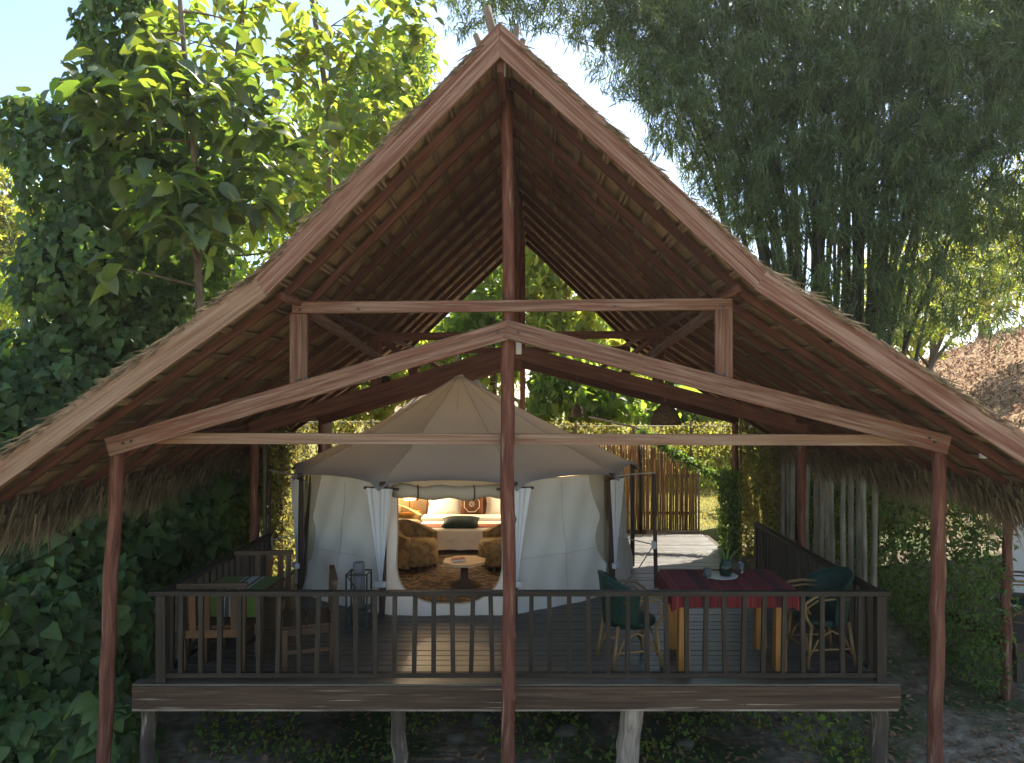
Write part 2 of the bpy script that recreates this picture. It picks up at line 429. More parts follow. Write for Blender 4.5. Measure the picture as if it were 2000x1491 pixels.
class MB:
    def __init__(s):
        s.v, s.f, s.uv = [], [], []

    def quad(s, pts, uvs=None):
        i = len(s.v)
        s.v += [tuple(p) for p in pts]
        s.f.append(tuple(range(i, i + len(pts))))
        s.uv += uvs if uvs else [(0, 0)] * len(pts)
        return s

    def hexa(s, a, b, along=None):
        """a, b: two matching quads (lists of four points); uv runs from quad a to quad b"""
        a = [Vector(p) for p in a]; b = [Vector(p) for p in b]
        ax_ = (sum(b, Vector()) - sum(a, Vector()))
        if (a[1] - a[0]).cross(a[3] - a[0]).dot(ax_) < 0:      # faces outwards
            a.reverse(); b.reverse()
        L = ax_.length / 4
        o1, o2 = random.random() * 20, random.random() * 20
        i = len(s.v)
        s.v += [tuple(p) for p in a] + [tuple(p) for p in b]
        s.f.append((i + 3, i + 2, i + 1, i)); s.uv += [(o1 + .02 * q, o2 + q * .03) for q in range(4)]
        s.f.append((i + 4, i + 5, i + 6, i + 7)); s.uv += [(o1 + .02 * q, o2 + q * .03) for q in range(4)]
        acc = 0.0
        for k in range(4):
            k2 = (k + 1) % 4
            wd = (a[k2] - a[k]).length
            s.f.append((i + k, i + k2, i + 4 + k2, i + 4 + k))
            s.uv += [(o1, o2 + acc), (o1, o2 + acc + wd), (o1 + L, o2 + acc + wd), (o1 + L, o2 + acc)]
            acc += wd
        return s

    def bar(s, p0, p1, wd, ht, up=(0, 0, 1)):
        p0, p1 = Vector(p0), Vector(p1)
        d = (p1 - p0).normalized()
        up = Vector(up)
        side = d.cross(up)
        if side.length < 1e-4:
            side = d.cross(Vector((0, 1, 0)))
        side.normalize()
        u = side.cross(d).normalized()
        a, b = side * wd / 2, u * ht / 2
        q = [-a - b, a - b, a + b, -a + b]
        return s.hexa([p0 + x for x in q], [p1 + x for x in q])

    def box(s, lo, hi):
        return s.bar(((lo[0] + hi[0]) / 2, (lo[1] + hi[1]) / 2, lo[2]), ((lo[0] + hi[0]) / 2, (lo[1] + hi[1]) / 2, hi[2]),
                     hi[0] - lo[0], hi[1] - lo[1], (0, 1, 0))

    def tube(s, pts, radii, n=8, caps=True):
        pts = [Vector(p) for p in pts]
        if not hasattr(radii, '__len__'):
            radii = [radii] * len(pts)
        o1, o2 = random.random() * 20, random.random() * 20
        base = len(s.v)
        acc, us = 0.0, []
        ref = None
        for i, p in enumerate(pts):
            d = (pts[min(i + 1, len(pts) - 1)] - pts[max(i - 1, 0)])
            d = d.normalized() if d.length > 1e-9 else Vector((0, 0, 1))
            if ref is None:
                ref = Vector((1, 0, 0)) if abs(d.x) < .8 else Vector((0, 1, 0))
            x = (ref - d * ref.dot(d)).normalized()
            ref = x
            y = d.cross(x)
            if i:
                acc += (p - pts[i - 1]).length
            us.append(acc)
            for k in range(n):
                t = 2 * math.pi * k / n
                s.v.append(tuple(p + (x * math.cos(t) + y * math.sin(t)) * radii[i]))
        for i in range(len(pts) - 1):
            for k in range(n):
                k2 = (k + 1) % n
                s.f.append((base + i * n + k, base + i * n + k2, base + (i + 1) * n + k2, base + (i + 1) * n + k))
                c = 2 * math.pi * max(radii) / n
                s.uv += [(o1 + us[i], o2 + c * k), (o1 + us[i], o2 + c * (k + 1)), (o1 + us[i + 1], o2 + c * (k + 1)), (o1 + us[i + 1], o2 + c * k)]
        if caps:
            s.f.append(tuple(base + k for k in reversed(range(n)))); s.uv += [(o1, o2 + .02 * k) for k in range(n)]
            e = base + (len(pts) - 1) * n
            s.f.append(tuple(e + k for k in range(n))); s.uv += [(o1, o2 + .02 * k) for k in range(n)]
        return s

    def lathe(s, c, prof, n=20):
        """prof: [(radius, z)] about a vertical axis at c"""
        base = len(s.v)
        for r, z in prof:
            for k in range(n):
                t = 2 * math.pi * k / n
                s.v.append((c[0] + r * math.cos(t), c[1] + r * math.sin(t), c[2] + z))
        for i in range(len(prof) - 1):
            for k in range(n):
                k2 = (k + 1) % n
                s.f.append((base + i * n + k, base + i * n + k2, base + (i + 1) * n + k2, base + (i + 1) * n + k))
                s.uv += [(k / n, prof[i][1]), ((k + 1) / n, prof[i][1]), ((k + 1) / n, prof[i + 1][1]), (k / n, prof[i + 1][1])]
        return s

    def grid(s, fn, nu, nv, uvs=(1, 1)):
        base = len(s.v)
        for j in range(nv + 1):
            for i in range(nu + 1):
                s.v.append(tuple(fn(i / nu, j / nv)))
        for j in range(nv):
            for i in range(nu):
                a = base + j * (nu + 1) + i
                s.f.append((a, a + 1, a + nu + 2, a + nu + 1))
                s.uv += [(i / nu * uvs[0], j / nv * uvs[1]), ((i + 1) / nu * uvs[0], j / nv * uvs[1]), ((i + 1) / nu * uvs[0], (j + 1) / nv * uvs[1]), (i / nu * uvs[0], (j + 1) / nv * uvs[1])]
        return s

    def mesh(s, name, mat, smooth=False):
        me = bpy.data.meshes.new(name)
        me.from_pydata(s.v, [], s.f)
        ul = me.uv_layers.new(name='UVMap')
        ul.data.foreach_set('uv', np.array(s.uv, dtype=np.float32).ravel())
        me.materials.append(mat)
        if smooth:
            me.polygons.foreach_set('use_smooth', [True] * len(me.polygons))
        me.update()
        return me

    def build(s, name, mat, parent=None, smooth=False, solid=0.0, bevel=0.0):
        o = bpy.data.objects.new(name, s.mesh(name, mat, smooth))
        if bevel:
            md = o.modifiers.new('bevel', 'BEVEL'); md.width = bevel; md.segments = 2; md.limit_method = 'ANGLE'
        if solid:
            md = o.modifiers.new('solid', 'SOLIDIFY'); md.thickness = solid; md.offset = 0
        return link(o, parent)


def copy_tree(o, parent=None):
    c = o.copy()
    COL.objects.link(c)
    c.parent = parent
    for ch in list(o.children):
        copy_tree(ch, c)
    return c


def wob_tube(p0, p1, r0, r1, n=8, seg=9, wob=.02, seed=0, knots=True):
    rr = random.Random(seed)
    p0, p1 = Vector(p0), Vector(p1)
    pts, rad = [], []
    for i in range(seg + 1):
        t = i / seg
        j = 0 if i in (0, seg) else wob
        pts.append(p0.lerp(p1, t) + Vector((rr.uniform(-j, j), rr.uniform(-j, j), 0)))
        rad.append((r0 + (r1 - r0) * t) * rr.uniform(.93, 1.08))
    return MB().tube(pts, rad, n)


# leaves: template along +Y from the stem, X across, Z the upper side
def leaf_template(width, curl=.12, fold=.12, n=5, shape='ovate', twist=0.0):
    V, Fc = [], []
    for i in range(n + 1):
        t = i / n
        if shape == 'ovate':
            wv = width * (math.sin(math.pi * min(1, t * .93 + .06)) ** .8) * (1.12 - .5 * t)
        elif shape == 'heart':
            wv = width * ((1 - t) ** .55) * (1.0 if t > .08 else .8) * (1 + .2 * math.sin(t * 5))
        else:
            wv = width * math.sin(math.pi * (t * .9 + .08)) ** .7
        if i == n:
            wv = .002
        z = -curl * t * t * 2.2 + curl * .6 * t
        for s_ in (-1, 0, 1):
            V.append((s_ * wv * .5, t, z + abs(s_) * fold * wv + twist * s_ * t * wv + abs(s_) * .035 * math.sin(t * 9 + s_ * 2 + curl * 20)))
    for i in range(n):
        for k in (0, 1):
            a = i * 3 + k
            Fc.append((a, a + 1, a + 4, a + 3))
    return np.array(V, dtype=np.float64), np.array(Fc, dtype=np.int32)


T_TEAK = [leaf_template(.62, .16, .16), leaf_template(.56, .28, .10, twist=.1), leaf_template(.68, .08, .22, twist=-.12)]
T_HEART = [leaf_template(.95, .14, .14, 4, 'heart'), leaf_template(.85, .24, .08, 4, 'heart', .12), leaf_template(1.0, .06, .2, 4, 'heart', -.1)]
T_SMALL = [leaf_template(.5, .15, .15, 2), leaf_template(.58, .25, .1, 2)]
T_BAMBOO = []
for (bw, bc_) in ((.13, .12), (.11, .25)):
    T_BAMBOO.append((np.array([[-bw * .3, 0, 0], [bw * .3, 0, 0], [-bw * .5, .4, bc_ * .35], [bw * .5, .4, bc_ * .35], [-.004, 1, -bc_], [.004, 1, -bc_]]), np.array([[0, 1, 3, 2], [2, 3, 5, 4]])))


def frames(tips, normals):
    y = tips / np.linalg.norm(tips, axis=1, keepdims=True)
    x = np.cross(y, normals)
    x /= np.linalg.norm(x, axis=1, keepdims=True) + 1e-9
    z = np.cross(x, y)
    return np.stack([x, y, z], axis=2)          # columns


def np_mesh(name, V, Fq, mat, smooth=True, uv=None):
    me = bpy.data.meshes.new(name)
    nq = len(Fq)
    me.vertices.add(len(V))
    me.vertices.foreach_set('co', V.astype(np.float32).ravel())
    me.loops.add(nq * 4)
    me.loops.foreach_set('vertex_index', Fq.astype(np.int32).ravel())
    me.polygons.add(nq)
    me.polygons.foreach_set('loop_start', np.arange(0, nq * 4, 4, dtype=np.int32))
    me.polygons.foreach_set('loop_total', np.full(nq, 4, dtype=np.int32))
    if smooth:
        me.polygons.foreach_set('use_smooth', np.ones(nq, dtype=bool))
    if uv is not None:
        ul = me.uv_layers.new(name='UVMap')
        ul.data.foreach_set('uv', uv.astype(np.float32).ravel())
    me.materials.append(mat)
    me.update(calc_edges=True)
    return me


def scatter(name, tmpls, locs, rots, sizes, mat, parent=None, kind='stuff'):
    Vs, Fs, Us, off = [], [], [], 0
    idx = np.arange(len(locs)) % len(tmpls)
    for k, (tv, tf) in enumerate(tmpls):
        s = idx == k
        if not s.any():
            continue
        v = np.einsum('nij,mj->nmi', rots[s], tv) * sizes[s][:, None, None] + locs[s][:, None, :]
        nn = v.shape[0]
        f = tf[None] + (np.arange(nn) * len(tv))[:, None, None] + off
        Vs.append(v.reshape(-1, 3)); Fs.append(f.reshape(-1, 4)); Us.append(np.tile(tv[tf.ravel()][:, :2], (nn, 1)))
        off += nn * len(tv)
    o = bpy.data.objects.new(name, np_mesh(name, np.concatenate(Vs), np.concatenate(Fs), mat, True, np.concatenate(Us)))
    link(o, parent)
    if kind:
        o['kind'] = kind
    return o


_leafmesh = {}


def leaf_parts(name, key, tmpls, locs, rots, sizes, mat, parent):
    """each of these leaves is an object that shares its mesh with its like"""
    if key not in _leafmesh:
        _leafmesh[key] = [np_mesh(name, tv, tf, mat, True, tv[tf.ravel()][:, :2]) for tv, tf in tmpls]
    base = parent.location
    for i in range(len(locs)):
        o = bpy.data.objects.new(name, _leafmesh[key][i % len(tmpls)])
        m = Matrix([list(rots[i][r] * sizes[i]) + [locs[i][r] - base[r]] for r in range(3)] + [[0, 0, 0, 1]])
        COL.objects.link(o)
        o.parent = parent
        o.matrix_basis = m


def pix(locs):
    u = CU + locs[:, 0] / locs[:, 1] * F
    v = CV - (locs[:, 2] - H) / locs[:, 1] * F
    return u, v


def foliage(parent, key, tmpls, locs, tips, normals, sizes, mat, nparts=0, exclude=None):
    rots = frames(tips, normals)
    if nparts:
        u, v = pix(locs)
        ok = (u > 0) & (u < 2000) & (v > 0) & (v < 1491)
        if exclude is not None:
            ok &= ~exclude(u, v)
        rank = np.where(ok, locs[:, 1] / sizes * .25 + locs[:, 1], 1e9)
        order = np.argsort(rank)
        n = min(nparts, int(ok.sum()))
        a, b = order[:n], order[n:]
        leaf_parts('leaf', key, tmpls, locs[a], rots[a], sizes[a], mat, parent)
        if len(b):
            scatter('foliage', tmpls, locs[b], rots[b], sizes[b], mat, parent)
    else:
        scatter('foliage', tmpls, locs, rots, sizes, mat, parent)


def rand_dirs(n):
    d = RNG.normal(size=(n, 3))
    return d / np.linalg.norm(d, axis=1, keepdims=True)


def under_roof(u, v):
    """pixels the shelter covers: no single leaves wanted there"""
    yl = np.where(u < 510, 925 - .706 * u, np.where(u < 975, 560 - 1.06 * (u - 510), 47 + .92 * (u - 975)))
    yl = np.where(u > 1490, 530 + .64 * (u - 1500), yl)
    return (v > yl) & (v < 1000) | ((v > 900) & (u > 260))


# ------------------------------------------------------------------ ground
def ground_h(x, y):
    def ss(a, b, t):
        t = np.clip((t - a) / (b - a), 0, 1)
        return t * t * (3 - 2 * t)
    h = -1.0 + ss(8.5, 14.2, y) * .82
    hr = np.clip(x - 7.2, 0, 30)
    hh = .40 * hr + .018 * hr * hr
    h = h + 6.5 * np.tanh(hh / 6.5) * ss(10.5, 18, y) * (1 - .75 * ss(28, 44, y))
    hl = np.clip(-x - 7.5, 0, 30)
    h = h + (.16 * hl) * ss(9, 18, y)
    h = h + .05 * np.sin(x * 1.7 + y * .6) * np.sin(y * 1.3 - x * .4) + .02 * np.sin(x * 5.1) * np.sin(y * 4.3)
    return h


def build_ground():
    xs = np.concatenate([np.linspace(-70, -14, 15), np.linspace(-13, 22, 141), np.linspace(24, 70, 13)])
    ys = np.concatenate([np.linspace(-40, 3, 10), np.linspace(4, 34, 121), np.linspace(37, 110, 16)])
    X, Y = np.meshgrid(xs, ys)
    Z = ground_h(X, Y)
    V = np.stack([X, Y, Z], axis=2).reshape(-1, 3)
    nx, ny = len(xs), len(ys)
    a = (np.arange(ny - 1)[:, None] * nx + np.arange(nx - 1)[None]).ravel()
    Fq = np.stack([a, a + 1, a + nx + 1, a + nx], axis=1)
    o = bpy.data.objects.new('ground', np_mesh('ground', V, Fq, M['ground']))
    COL.objects.link(o)
    tag(o, 'bare soil and lawn rising to a dry leaf covered slope', None, None, 'structure')


build_ground()

# ------------------------------------------------------------------ shelter: thatched gable roof on log posts
D0, D1 = 5.60, 12.90
S0 = D0 / F
A0 = P(977, 118, D0); LB = P(521, 582, D0); RB = P(1470, 566, D0)
LE = Vector((-4.62, D0, H - 1.085)); RE = Vector((4.55, D0, H - .99))


def prof(side, s, d):
    """underside line of the rafters: s 0 ridge, 1 break, 2 eave"""
    k = (d - D0) / (D1 - D0)
    a = Vector((A0.x + .14 * k, d, A0.z))
    b = Vector(((LB if side < 0 else RB).x, d, (LB if side < 0 else RB).z))
    e = Vector(((LE if side < 0 else RE).x, d, (LE if side < 0 else RE).z))
    return a.lerp(b, s) if s <= 1 else b.lerp(e, s - 1)


def nrm(side, s):
    a, b = prof(side, 0 if s < 1 else 1.001, D0), prof(side, .999 if s < 1 else 2, D0)
    t = (b - a).normalized()
    n = Vector((t.z, 0, -t.x))
    return n if n.z > 0 else -n


pav = thing('thatched_shelter', 'large open gabled shelter with thatched roof and red log posts over the deck', 'shelter', (0, 6.2, -1.0))


def fascia(name, outer0, outer1, inner1, inner0, mat, off=0.0):
    a = [P(*outer0, D0 - off), P(*inner0, D0 - off)]
    b = [P(*outer1, D0 - off), P(*inner1, D0 - off)]
    th = Vector((0, -.038, 0))
    m = MB()
    m.hexa([a[0], a[1], a[1] + th, a[0] + th], [b[0], b[1], b[1] + th, b[0] + th])
    return m.build('rake_board', mat, pav, bevel=.006)


fascia('l1', (976, 47), (499, 541), (521, 580), (977.5, 116), M['fascia'])
fascia('l2', (500, 540), (-160, 1003), (-160, 1068), (524, 580), M['fascia_tan'], .003)
fascia('r1', (976, 47), (1500, 531), (1474, 566), (977.5, 116), M['fascia'])
fascia('r2', (1496, 527), (2160, 952), (2160, 1012), (1472, 567), M['fascia'], .003)

# posts
DT = (6.2, 9.3, 12.3)


def at_truss(u, v, d):
    q = P(u, v, DT[0])
    return Vector((q.x, d, q.z))


for j, d in enumerate(DT):
    k = (d - D0) / (D1 - D0)
    for (ut, vt, ub, vb, r, sd_) in ((229, 868, 203, 1491, .058, 3), (1833, 866, 1826, 1491, .060, 4)):
        t = at_truss(ut, vt, d); b = at_truss(ub, vb, d)
        b = t.lerp(b, (t.z + 1.15) / (t.z - b.z)) if j == 0 else Vector((t.x, d, -1.1))
        wob_tube(b, t, r * 1.06, r * .92, 10, 12, (.012 if j == 0 else .006), sd_ + j * 7).build('post', M['post'], pav, True)
    top = Vector((at_truss(989, 185, d).x + .1 * k, d, at_truss(989, 185, d).z + .02))
    bot = Vector((at_truss(993, 1491, d).x + (.02 * j), d, -1.15 if j != 1 else H + .30))
    if j < 2:
        mb = wob_tube(bot, top, .064, .052, 12, 16, .012, 31 + j)
        if j == 0:
            for zc in (.55, .02, 1.55):      # knots on the front log
                c = bot.lerp(top, (zc - bot.z) / (top.z - bot.z)) + Vector((.05, -.02, 0))
                mb.tube([c + Vector((0, 0, -.05)), c, c + Vector((0, 0, .05))], [.008, .026, .008], 6)
        mb.build('post', M['post'], pav, True)
    else:
        MB().bar((top.x, d, -1.0), (top.x, d, top.z), .09, .09, (0, 1, 0)).build('king_post', M['post'], pav)
    th = .055
    # trusses
    def seg(name, p, q, h, dy, mat=None, wd=th):
        mat = mat or ('beam' if j == 0 else 'rafter')  # rear trusses take darker wood: their backlit shade is put into the colour
        if name == 'queen_post':
            h, wd = wd, h
        pp, qq = at_truss(*p, d), at_truss(*q, d)
        pp.y += dy; qq.y += dy
        return MB().bar(pp, qq, wd, h).build(name, M[mat], pav, bevel=.005)
    seg('tie_beam', (578, 604), (1424, 597), .098, -.085)
    seg('queen_post', (590, 616), (590, 755), .145, -.085)
    seg('queen_post', (1408, 607), (1408, 745), .145, -.085)
    seg('truss_rafter', (225, 872), (999, 645), .16 if j == 0 else .175, -.10)
    seg('truss_rafter', (1838, 868), (987, 645), .16 if j == 0 else .175, -.104)
    if j == 0:
        seg('tie_beam', (236, 857), (1836, 861), .096, .07, 'fascia_tan')
    if j:
        seg('brace', (600, 610), (715, 690), .07, .0)
        seg('brace', (1400, 604), (1290, 690), .07, .0)
    else:
        for (p, q) in (((608, 612), (745, 702)), ((1395, 606), (1262, 700))):
            pp, qq = P(p[0], p[1], 6.28), P(q[0], q[1], 9.2)
            MB().bar(pp, qq, .05, .085).build('brace', M['beam'], pav)

for (u, v) in ((582, 742), (598, 738), (1400, 728), (1416, 732), (586, 606), (1412, 600), (972, 650), (1012, 650), (240, 866), (256, 862), (1815, 856), (1826, 864), (700, 604), (1200, 599)):
    q = P(u, v, DT[0] - .135)
    MB().tube([q, q + Vector((0, -.012, 0))], .012, 8).build('bolt', M['black'], pav)

# ridge board, purlins and wall plates along the depth
MB().bar((A0.x, D0 + .02, A0.z - .02), (A0.x + .14, D1, A0.z - .02), .05, .13).build('ridge_board', M['rafter'], pav)
for side in (-1, 1):
    for s in (.97, 1.62):
        a, b = prof(side, s, D0 + (.08 if s < 1 else .75)), prof(side, s, D1)
        n = nrm(side, s)
        wob_tube(a - n * .04, b - n * .04, .036, .036, 8, 14, .006, 50 + int(s * 10) + side).build('purlin', M['rafter'], pav, True)

# rafters
ds = np.arange(6.06, 12.85, .58)
for side in (-1, 1):
    for i, d in enumerate(ds):
        for (s0, s1) in ((0.01, 1.0), (1.0, 1.985)):
            a, b = prof(side, s0, d), prof(side, s1, d)
            n = nrm(side, (s0 + s1) / 2)
            jit = random.uniform(-.012, .012)
            off = n * (.056 + jit)
            o = MB().bar(a + off, b + off, .055, .062, n).build('rafter', M['rafter'], pav)

# battens along the depth and rows of thatch above them
row_edges = {}
for side in (-1, 1):
    for (s0, s1, cnt) in ((.02, 1.0, 9), (1.0, 1.98, 9)):
        for i in range(cnt):
            s = s0 + (s1 - s0) * (i + .5) / cnt
            n = nrm(side, s)
            a = prof(side, s, D0 + .015) + n * .108
            b = prof(side, s, D1) + n * .108
            mb = MB()
            # two split canes lashed together, not quite straight
            for q in (-.018, .02):
                t = (prof(side, s + .02, D0) - prof(side, s, D0)).normalized() * q
                pts = [a.lerp(b, k / 10) + t + Vector((random.uniform(-.006, .006), 0, random.uniform(-.006, .006))) for k in range(11)]
                mb.tube(pts, .02, 5)
            mb.build('batten', M['batten'], pav)
    # thatch panels: a shingled row between neighbouring battens, cut in three along the depth
    for (s0, s1, cnt) in ((-.02, 1.0, 9), (1.0, 2.0, 9)):
        for i in range(cnt):
            sa, sb = s0 + (s1 - s0) * i / cnt, s0 + (s1 - s0) * (i + 1) / cnt
            n = nrm(side, (sa + sb) / 2)
            rr = random.Random(i * 7 + side * 31 + int(s0 * 50))
            over = .35 * (sb - sa)
            def fn(u, v, sa=sa, sb=sb, n=n, rr=rr):
                d = D0 - .02 + (D1 - D0 + .04) * v
                s = max(sa, 0.0) + (min(sb + over, 2.0) - max(sa, 0.0)) * u
                k = rr.uniform(-.008, .008)
                p = prof(side, min(max(s, 0), 2), d)
                return p + n * (.162 - .032 * u + k)
            mb = MB()
            mb.grid(fn, 4, 60, (.35, 7.3))
            mb.uv = [(b_ , a_) if False else (a_, b_) for a_, b_ in mb.uv]
            mb.build('thatch_panel', M['thatch'], pav)
    # the outer coat that keeps the sun off
    for (s0, s1) in ((0, 1), (1, 2)):
        a, b = prof(side, s0, D0), prof(side, s1, D0)
        n = nrm(side, .5 if s0 == 0 else 1.5)
        m = MB()
        y0, y1 = Vector((0, -.02, 0)), Vector((0, D1 - D0 + .02, 0))
        a = a + n * .168; b = b + n * .168
        m.hexa([a + y0, b + y0, b + y0 + n * .024, a + y0 + n * .024], [a + y1, b + y1, b + y1 + n * .024, a + y1 + n * .024])
        m.build('thatch_coat', M['thatch'], pav)


m = MB()
for (y0, y1) in ((D0 + .03, D1 + .02),):
    k1 = Vector((.14, 0, 0))
    pl_, pr_ = prof(-1, .10, D0) + nrm(-1, .5) * .15, prof(1, .10, D0) + nrm(1, .5) * .15
    ap = Vector((A0.x, D0, A0.z + .275)); lo_ = Vector((A0.x, D0, A0.z + .10))
    q = []
    for yy in (y0, y1):
        sh = k1 * ((yy - D0) / (D1 - D0)) + Vector((0, yy - D0, 0))
        q.append([pl_ + sh, lo_ + sh, pr_ + sh, ap + sh])
    m.hexa(q[0], q[1])
m.build('ridge_cap', M['thatch'], pav)


def straws(locs, dirs, lens, wid=.006, name='thatch_fringe'):
    n = len(locs)
    d = dirs / np.linalg.norm(dirs, axis=1, keepdims=True)
    side = np.cross(d, rand_dirs(n)); side /= np.linalg.norm(side, axis=1, keepdims=True) + 1e-9
    bend = rand_dirs(n) * .12
    p0 = locs; p1 = locs + d * lens[:, None] * .55 + bend * lens[:, None] * .3
    p2 = locs + d * lens[:, None] + bend * lens[:, None]
    wv = (side * wid * RNG.uniform(.6, 1.5, n)[:, None])
    V = np.stack([p0 - wv, p0 + wv, p1 - wv * .8, p1 + wv * .8, p2 - wv * .3, p2 + wv * .3], axis=1).reshape(-1, 3)
    b = np.arange(n) * 6
    Fq = np.concatenate([np.stack([b, b + 1, b + 3, b + 2], 1), np.stack([b + 2, b + 3, b + 5, b + 4], 1)])
    o = bpy.data.objects.new(name, np_mesh(name, V, Fq, M['straw'], False))
    return o


# eave fringe on both sides, and wisps over the rake boards
L, Dr, Ln = [], [], []
for side in (-1, 1):
    n = 5200
    dd = RNG.uniform(D0 - .02, D1, n)
    q = RNG.uniform(-.06, .14, n)
    e = prof(side, 1.985, D0); nv = nrm(side, 1.5)
    tdir = (prof(side, 2, D0) - prof(side, 1.2, D0)).normalized()
    p = np.stack([e.x + nv.x * q + RNG.uniform(-.25, .02, n) * tdir.x, dd, e.z + nv.z * q + RNG.uniform(-.25, .02, n) * tdir.z], 1)
    dr = np.tile(np.array([tdir.x * .45, 0, -1.0]), (n, 1)) + RNG.normal(size=(n, 3)) * .16
    L.append(p); Dr.append(dr); Ln.append(RNG.uniform(.14, .40, n) * (1 + .3 * np.sin(dd * 3.1)))
    # hanging straws below the lower part, seen from inside
    for (s0, s1, lo, hi, cnt) in ((0.0, 1.0, .15, .197, 1300), (1.0, 1.98, .15, .207, 1800)):
        s = RNG.uniform(s0, s1, cnt)
        a = prof(side, s0, D0); b = prof(side, s1 if s1 > 1.5 else 1, D0)
        nn = nrm(side, (s0 + s1) / 2)
        k = (s - s0) / (s1 - s0)
        tt = (b - a).normalized()
        lift = RNG.uniform(lo, hi, cnt)
        p = np.stack([a.x + (b.x - a.x) * k + nn.x * lift, np.full(cnt, D0) + RNG.uniform(-.05, .12, cnt), a.z + (b.z - a.z) * k + nn.z * lift], 1)
        dr = np.tile(np.array([tt.x, -.25, tt.z]), (cnt, 1)) + RNG.normal(size=(cnt, 3)) * .14 + np.array([nn.x, 0, nn.z]) * .08
        L.append(p); Dr.append(dr); Ln.append(RNG.uniform(.03, .14, cnt) * (.5 + .9 * np.abs(np.sin(s * 9 + side))))
o = link(straws(np.concatenate(L), np.concatenate(Dr), np.concatenate(Ln)), pav)
o['kind'] = 'stuff'

# crossed poles riding on the ridge
for (p, q, d, r) in (((951, 14), (974, 120), 5.80, .030), ((1010, 52), (998, 120), 5.95, .026), ((929, 68), (950, 130), 6.5, .028),
                     ((1022, 78), (1003, 130), 6.7, .028), ((1033, 98), (1010, 140), 7.6, .03)):
    wob_tube(P(*q, d), P(*p, d), r, r * 1.05, 10, 4, .003, d).build('ridge_pole', M['bark'], pav, True)

# ------------------------------------------------------------------ deck
deck = thing('wooden_deck', 'raised grey brown plank deck on log stilts under the shelter', 'deck', (0, 6.5, -1.0))
DX0, DX1, DY0, DY1 = -3.44, 3.27, 6.56, 13.4
y = DY0
i = 0
while y < DY1 - .05:
    wd = .132
    z = random.uniform(-.003, .003)
    MB().bar((DX0, y + wd / 2, -.016 + z), (DX1 + random.uniform(-.01, .01), y + wd / 2, -.016 + z), wd - .010, .032).build('plank', M['deck'], deck, bevel=.003)
    y += wd
    i += 1
MB().bar((-3.575, 6.505, -.108), (-.142, 6.505, -.108), .10, .205).build('rim_beam', M['rim'], deck, bevel=.008)
MB().bar((-.138, 6.503, -.110), (3.357, 6.503, -.107), .10, .205).build('rim_beam', M['rim'], deck, bevel=.008)
for xb in (-3.45, -3.30, -1.25, -.30, .05, .95, 1.95, 3.18, 3.28):
    for zb in (-.06, -.155):
        MB().tube([(xb, 6.456, zb), (xb, 6.447, zb)], .011, 7).build('nail', M['black'], deck)
MB().bar((-3.575, 6.52, -.222), (3.34, 6.52, -.222), .11, .018).build('edge_strip', M['stump'], deck)
MB().bar((-3.50, 6.56, -.11), (-3.50, 13.4, -.11), .09, .20).build('rim_beam', M['rim'], deck, bevel=.008)
MB().bar((3.32, 6.56, -.11), (3.32, 13.4, -.11), .09, .20).build('rim_beam', M['rim'], deck, bevel=.008)
MB().bar((-3.575, 6.53, .004), (3.36, 6.53, .004), .12, .018).build('edge_board', M['deck'], deck)
for xj in (-2.2, -1.1, 0, 1.1, 2.2):
    MB().bar((xj, 6.57, -.10), (xj, 13.3, -.10), .07, .12).build('joist', M['rim'], deck)
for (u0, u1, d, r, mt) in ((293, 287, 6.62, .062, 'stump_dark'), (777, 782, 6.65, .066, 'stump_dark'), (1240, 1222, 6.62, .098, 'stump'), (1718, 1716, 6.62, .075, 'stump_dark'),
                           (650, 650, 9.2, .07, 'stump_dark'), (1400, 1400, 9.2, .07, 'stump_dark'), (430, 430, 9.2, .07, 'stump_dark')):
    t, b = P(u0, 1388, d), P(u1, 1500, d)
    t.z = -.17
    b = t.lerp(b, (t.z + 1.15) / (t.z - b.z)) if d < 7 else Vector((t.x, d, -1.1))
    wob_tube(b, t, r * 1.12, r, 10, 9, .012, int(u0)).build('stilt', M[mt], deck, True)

# ------------------------------------------------------------------ railings


def railing(label, p0, p1, step, posts, bal=.040, group='railings round the deck'):
    p0, p1 = Vector(p0), Vector(p1)
    t = thing('deck_railing', label, 'railing', p0, group)
    d = (p1 - p0).normalized()
    L_ = (p1 - p0).length
    up = Vector((0, 0, 1))
    ZT = .80
    MB().bar(p0 - d * .12 + up * ZT, p1 + d * .08 + up * ZT, .075, .045).build('top_rail', M['rail'], t, bevel=.004)
    MB().bar(p0 + up * .055, p1 + up * .055, .05, .042).build('bottom_rail', M['rail'], t)
    n = int(round(L_ / step))
    for k in range(n + 1):
        q = p0 + d * (L_ * k / n)
        lean = Vector((random.uniform(-.010, .010), random.uniform(-.004, .004), 0)); q = q + d * random.uniform(-.008, .008) * (0 < k < n)
        if k in posts or k - n - 1 in posts:
            MB().bar(q + up * .0, q + up * (ZT - .023), .085, .085, (0, 1, 0)).build('post', M['rail'], t)
        else:
            MB().bar(q + up * .077 + lean, q + up * (ZT - .023) - lean, bal, .034, (0, 1, 0)).build('baluster', M['rail'], t)
    return t


railing('dark wooden railing along the front edge of the deck', (-3.34, 6.545, .013), (3.21, 6.545, .013), .178, (0, -1))
railing('dark wooden railing on the deck edge beside the vines', (-3.36, 6.75, 0), (-3.36, 9.2, 0), .15, (-1,), .05)
railing('dark wooden railing on the deck edge beside the bamboo poles', (3.22, 6.75, 0), (3.22, 10.05, 0), .125, (-1,), .07)

# ------------------------------------------------------------------ bell tent
TC = Vector((-.955, 11.0, 0)); TR = 2.5; EZ = 1.53


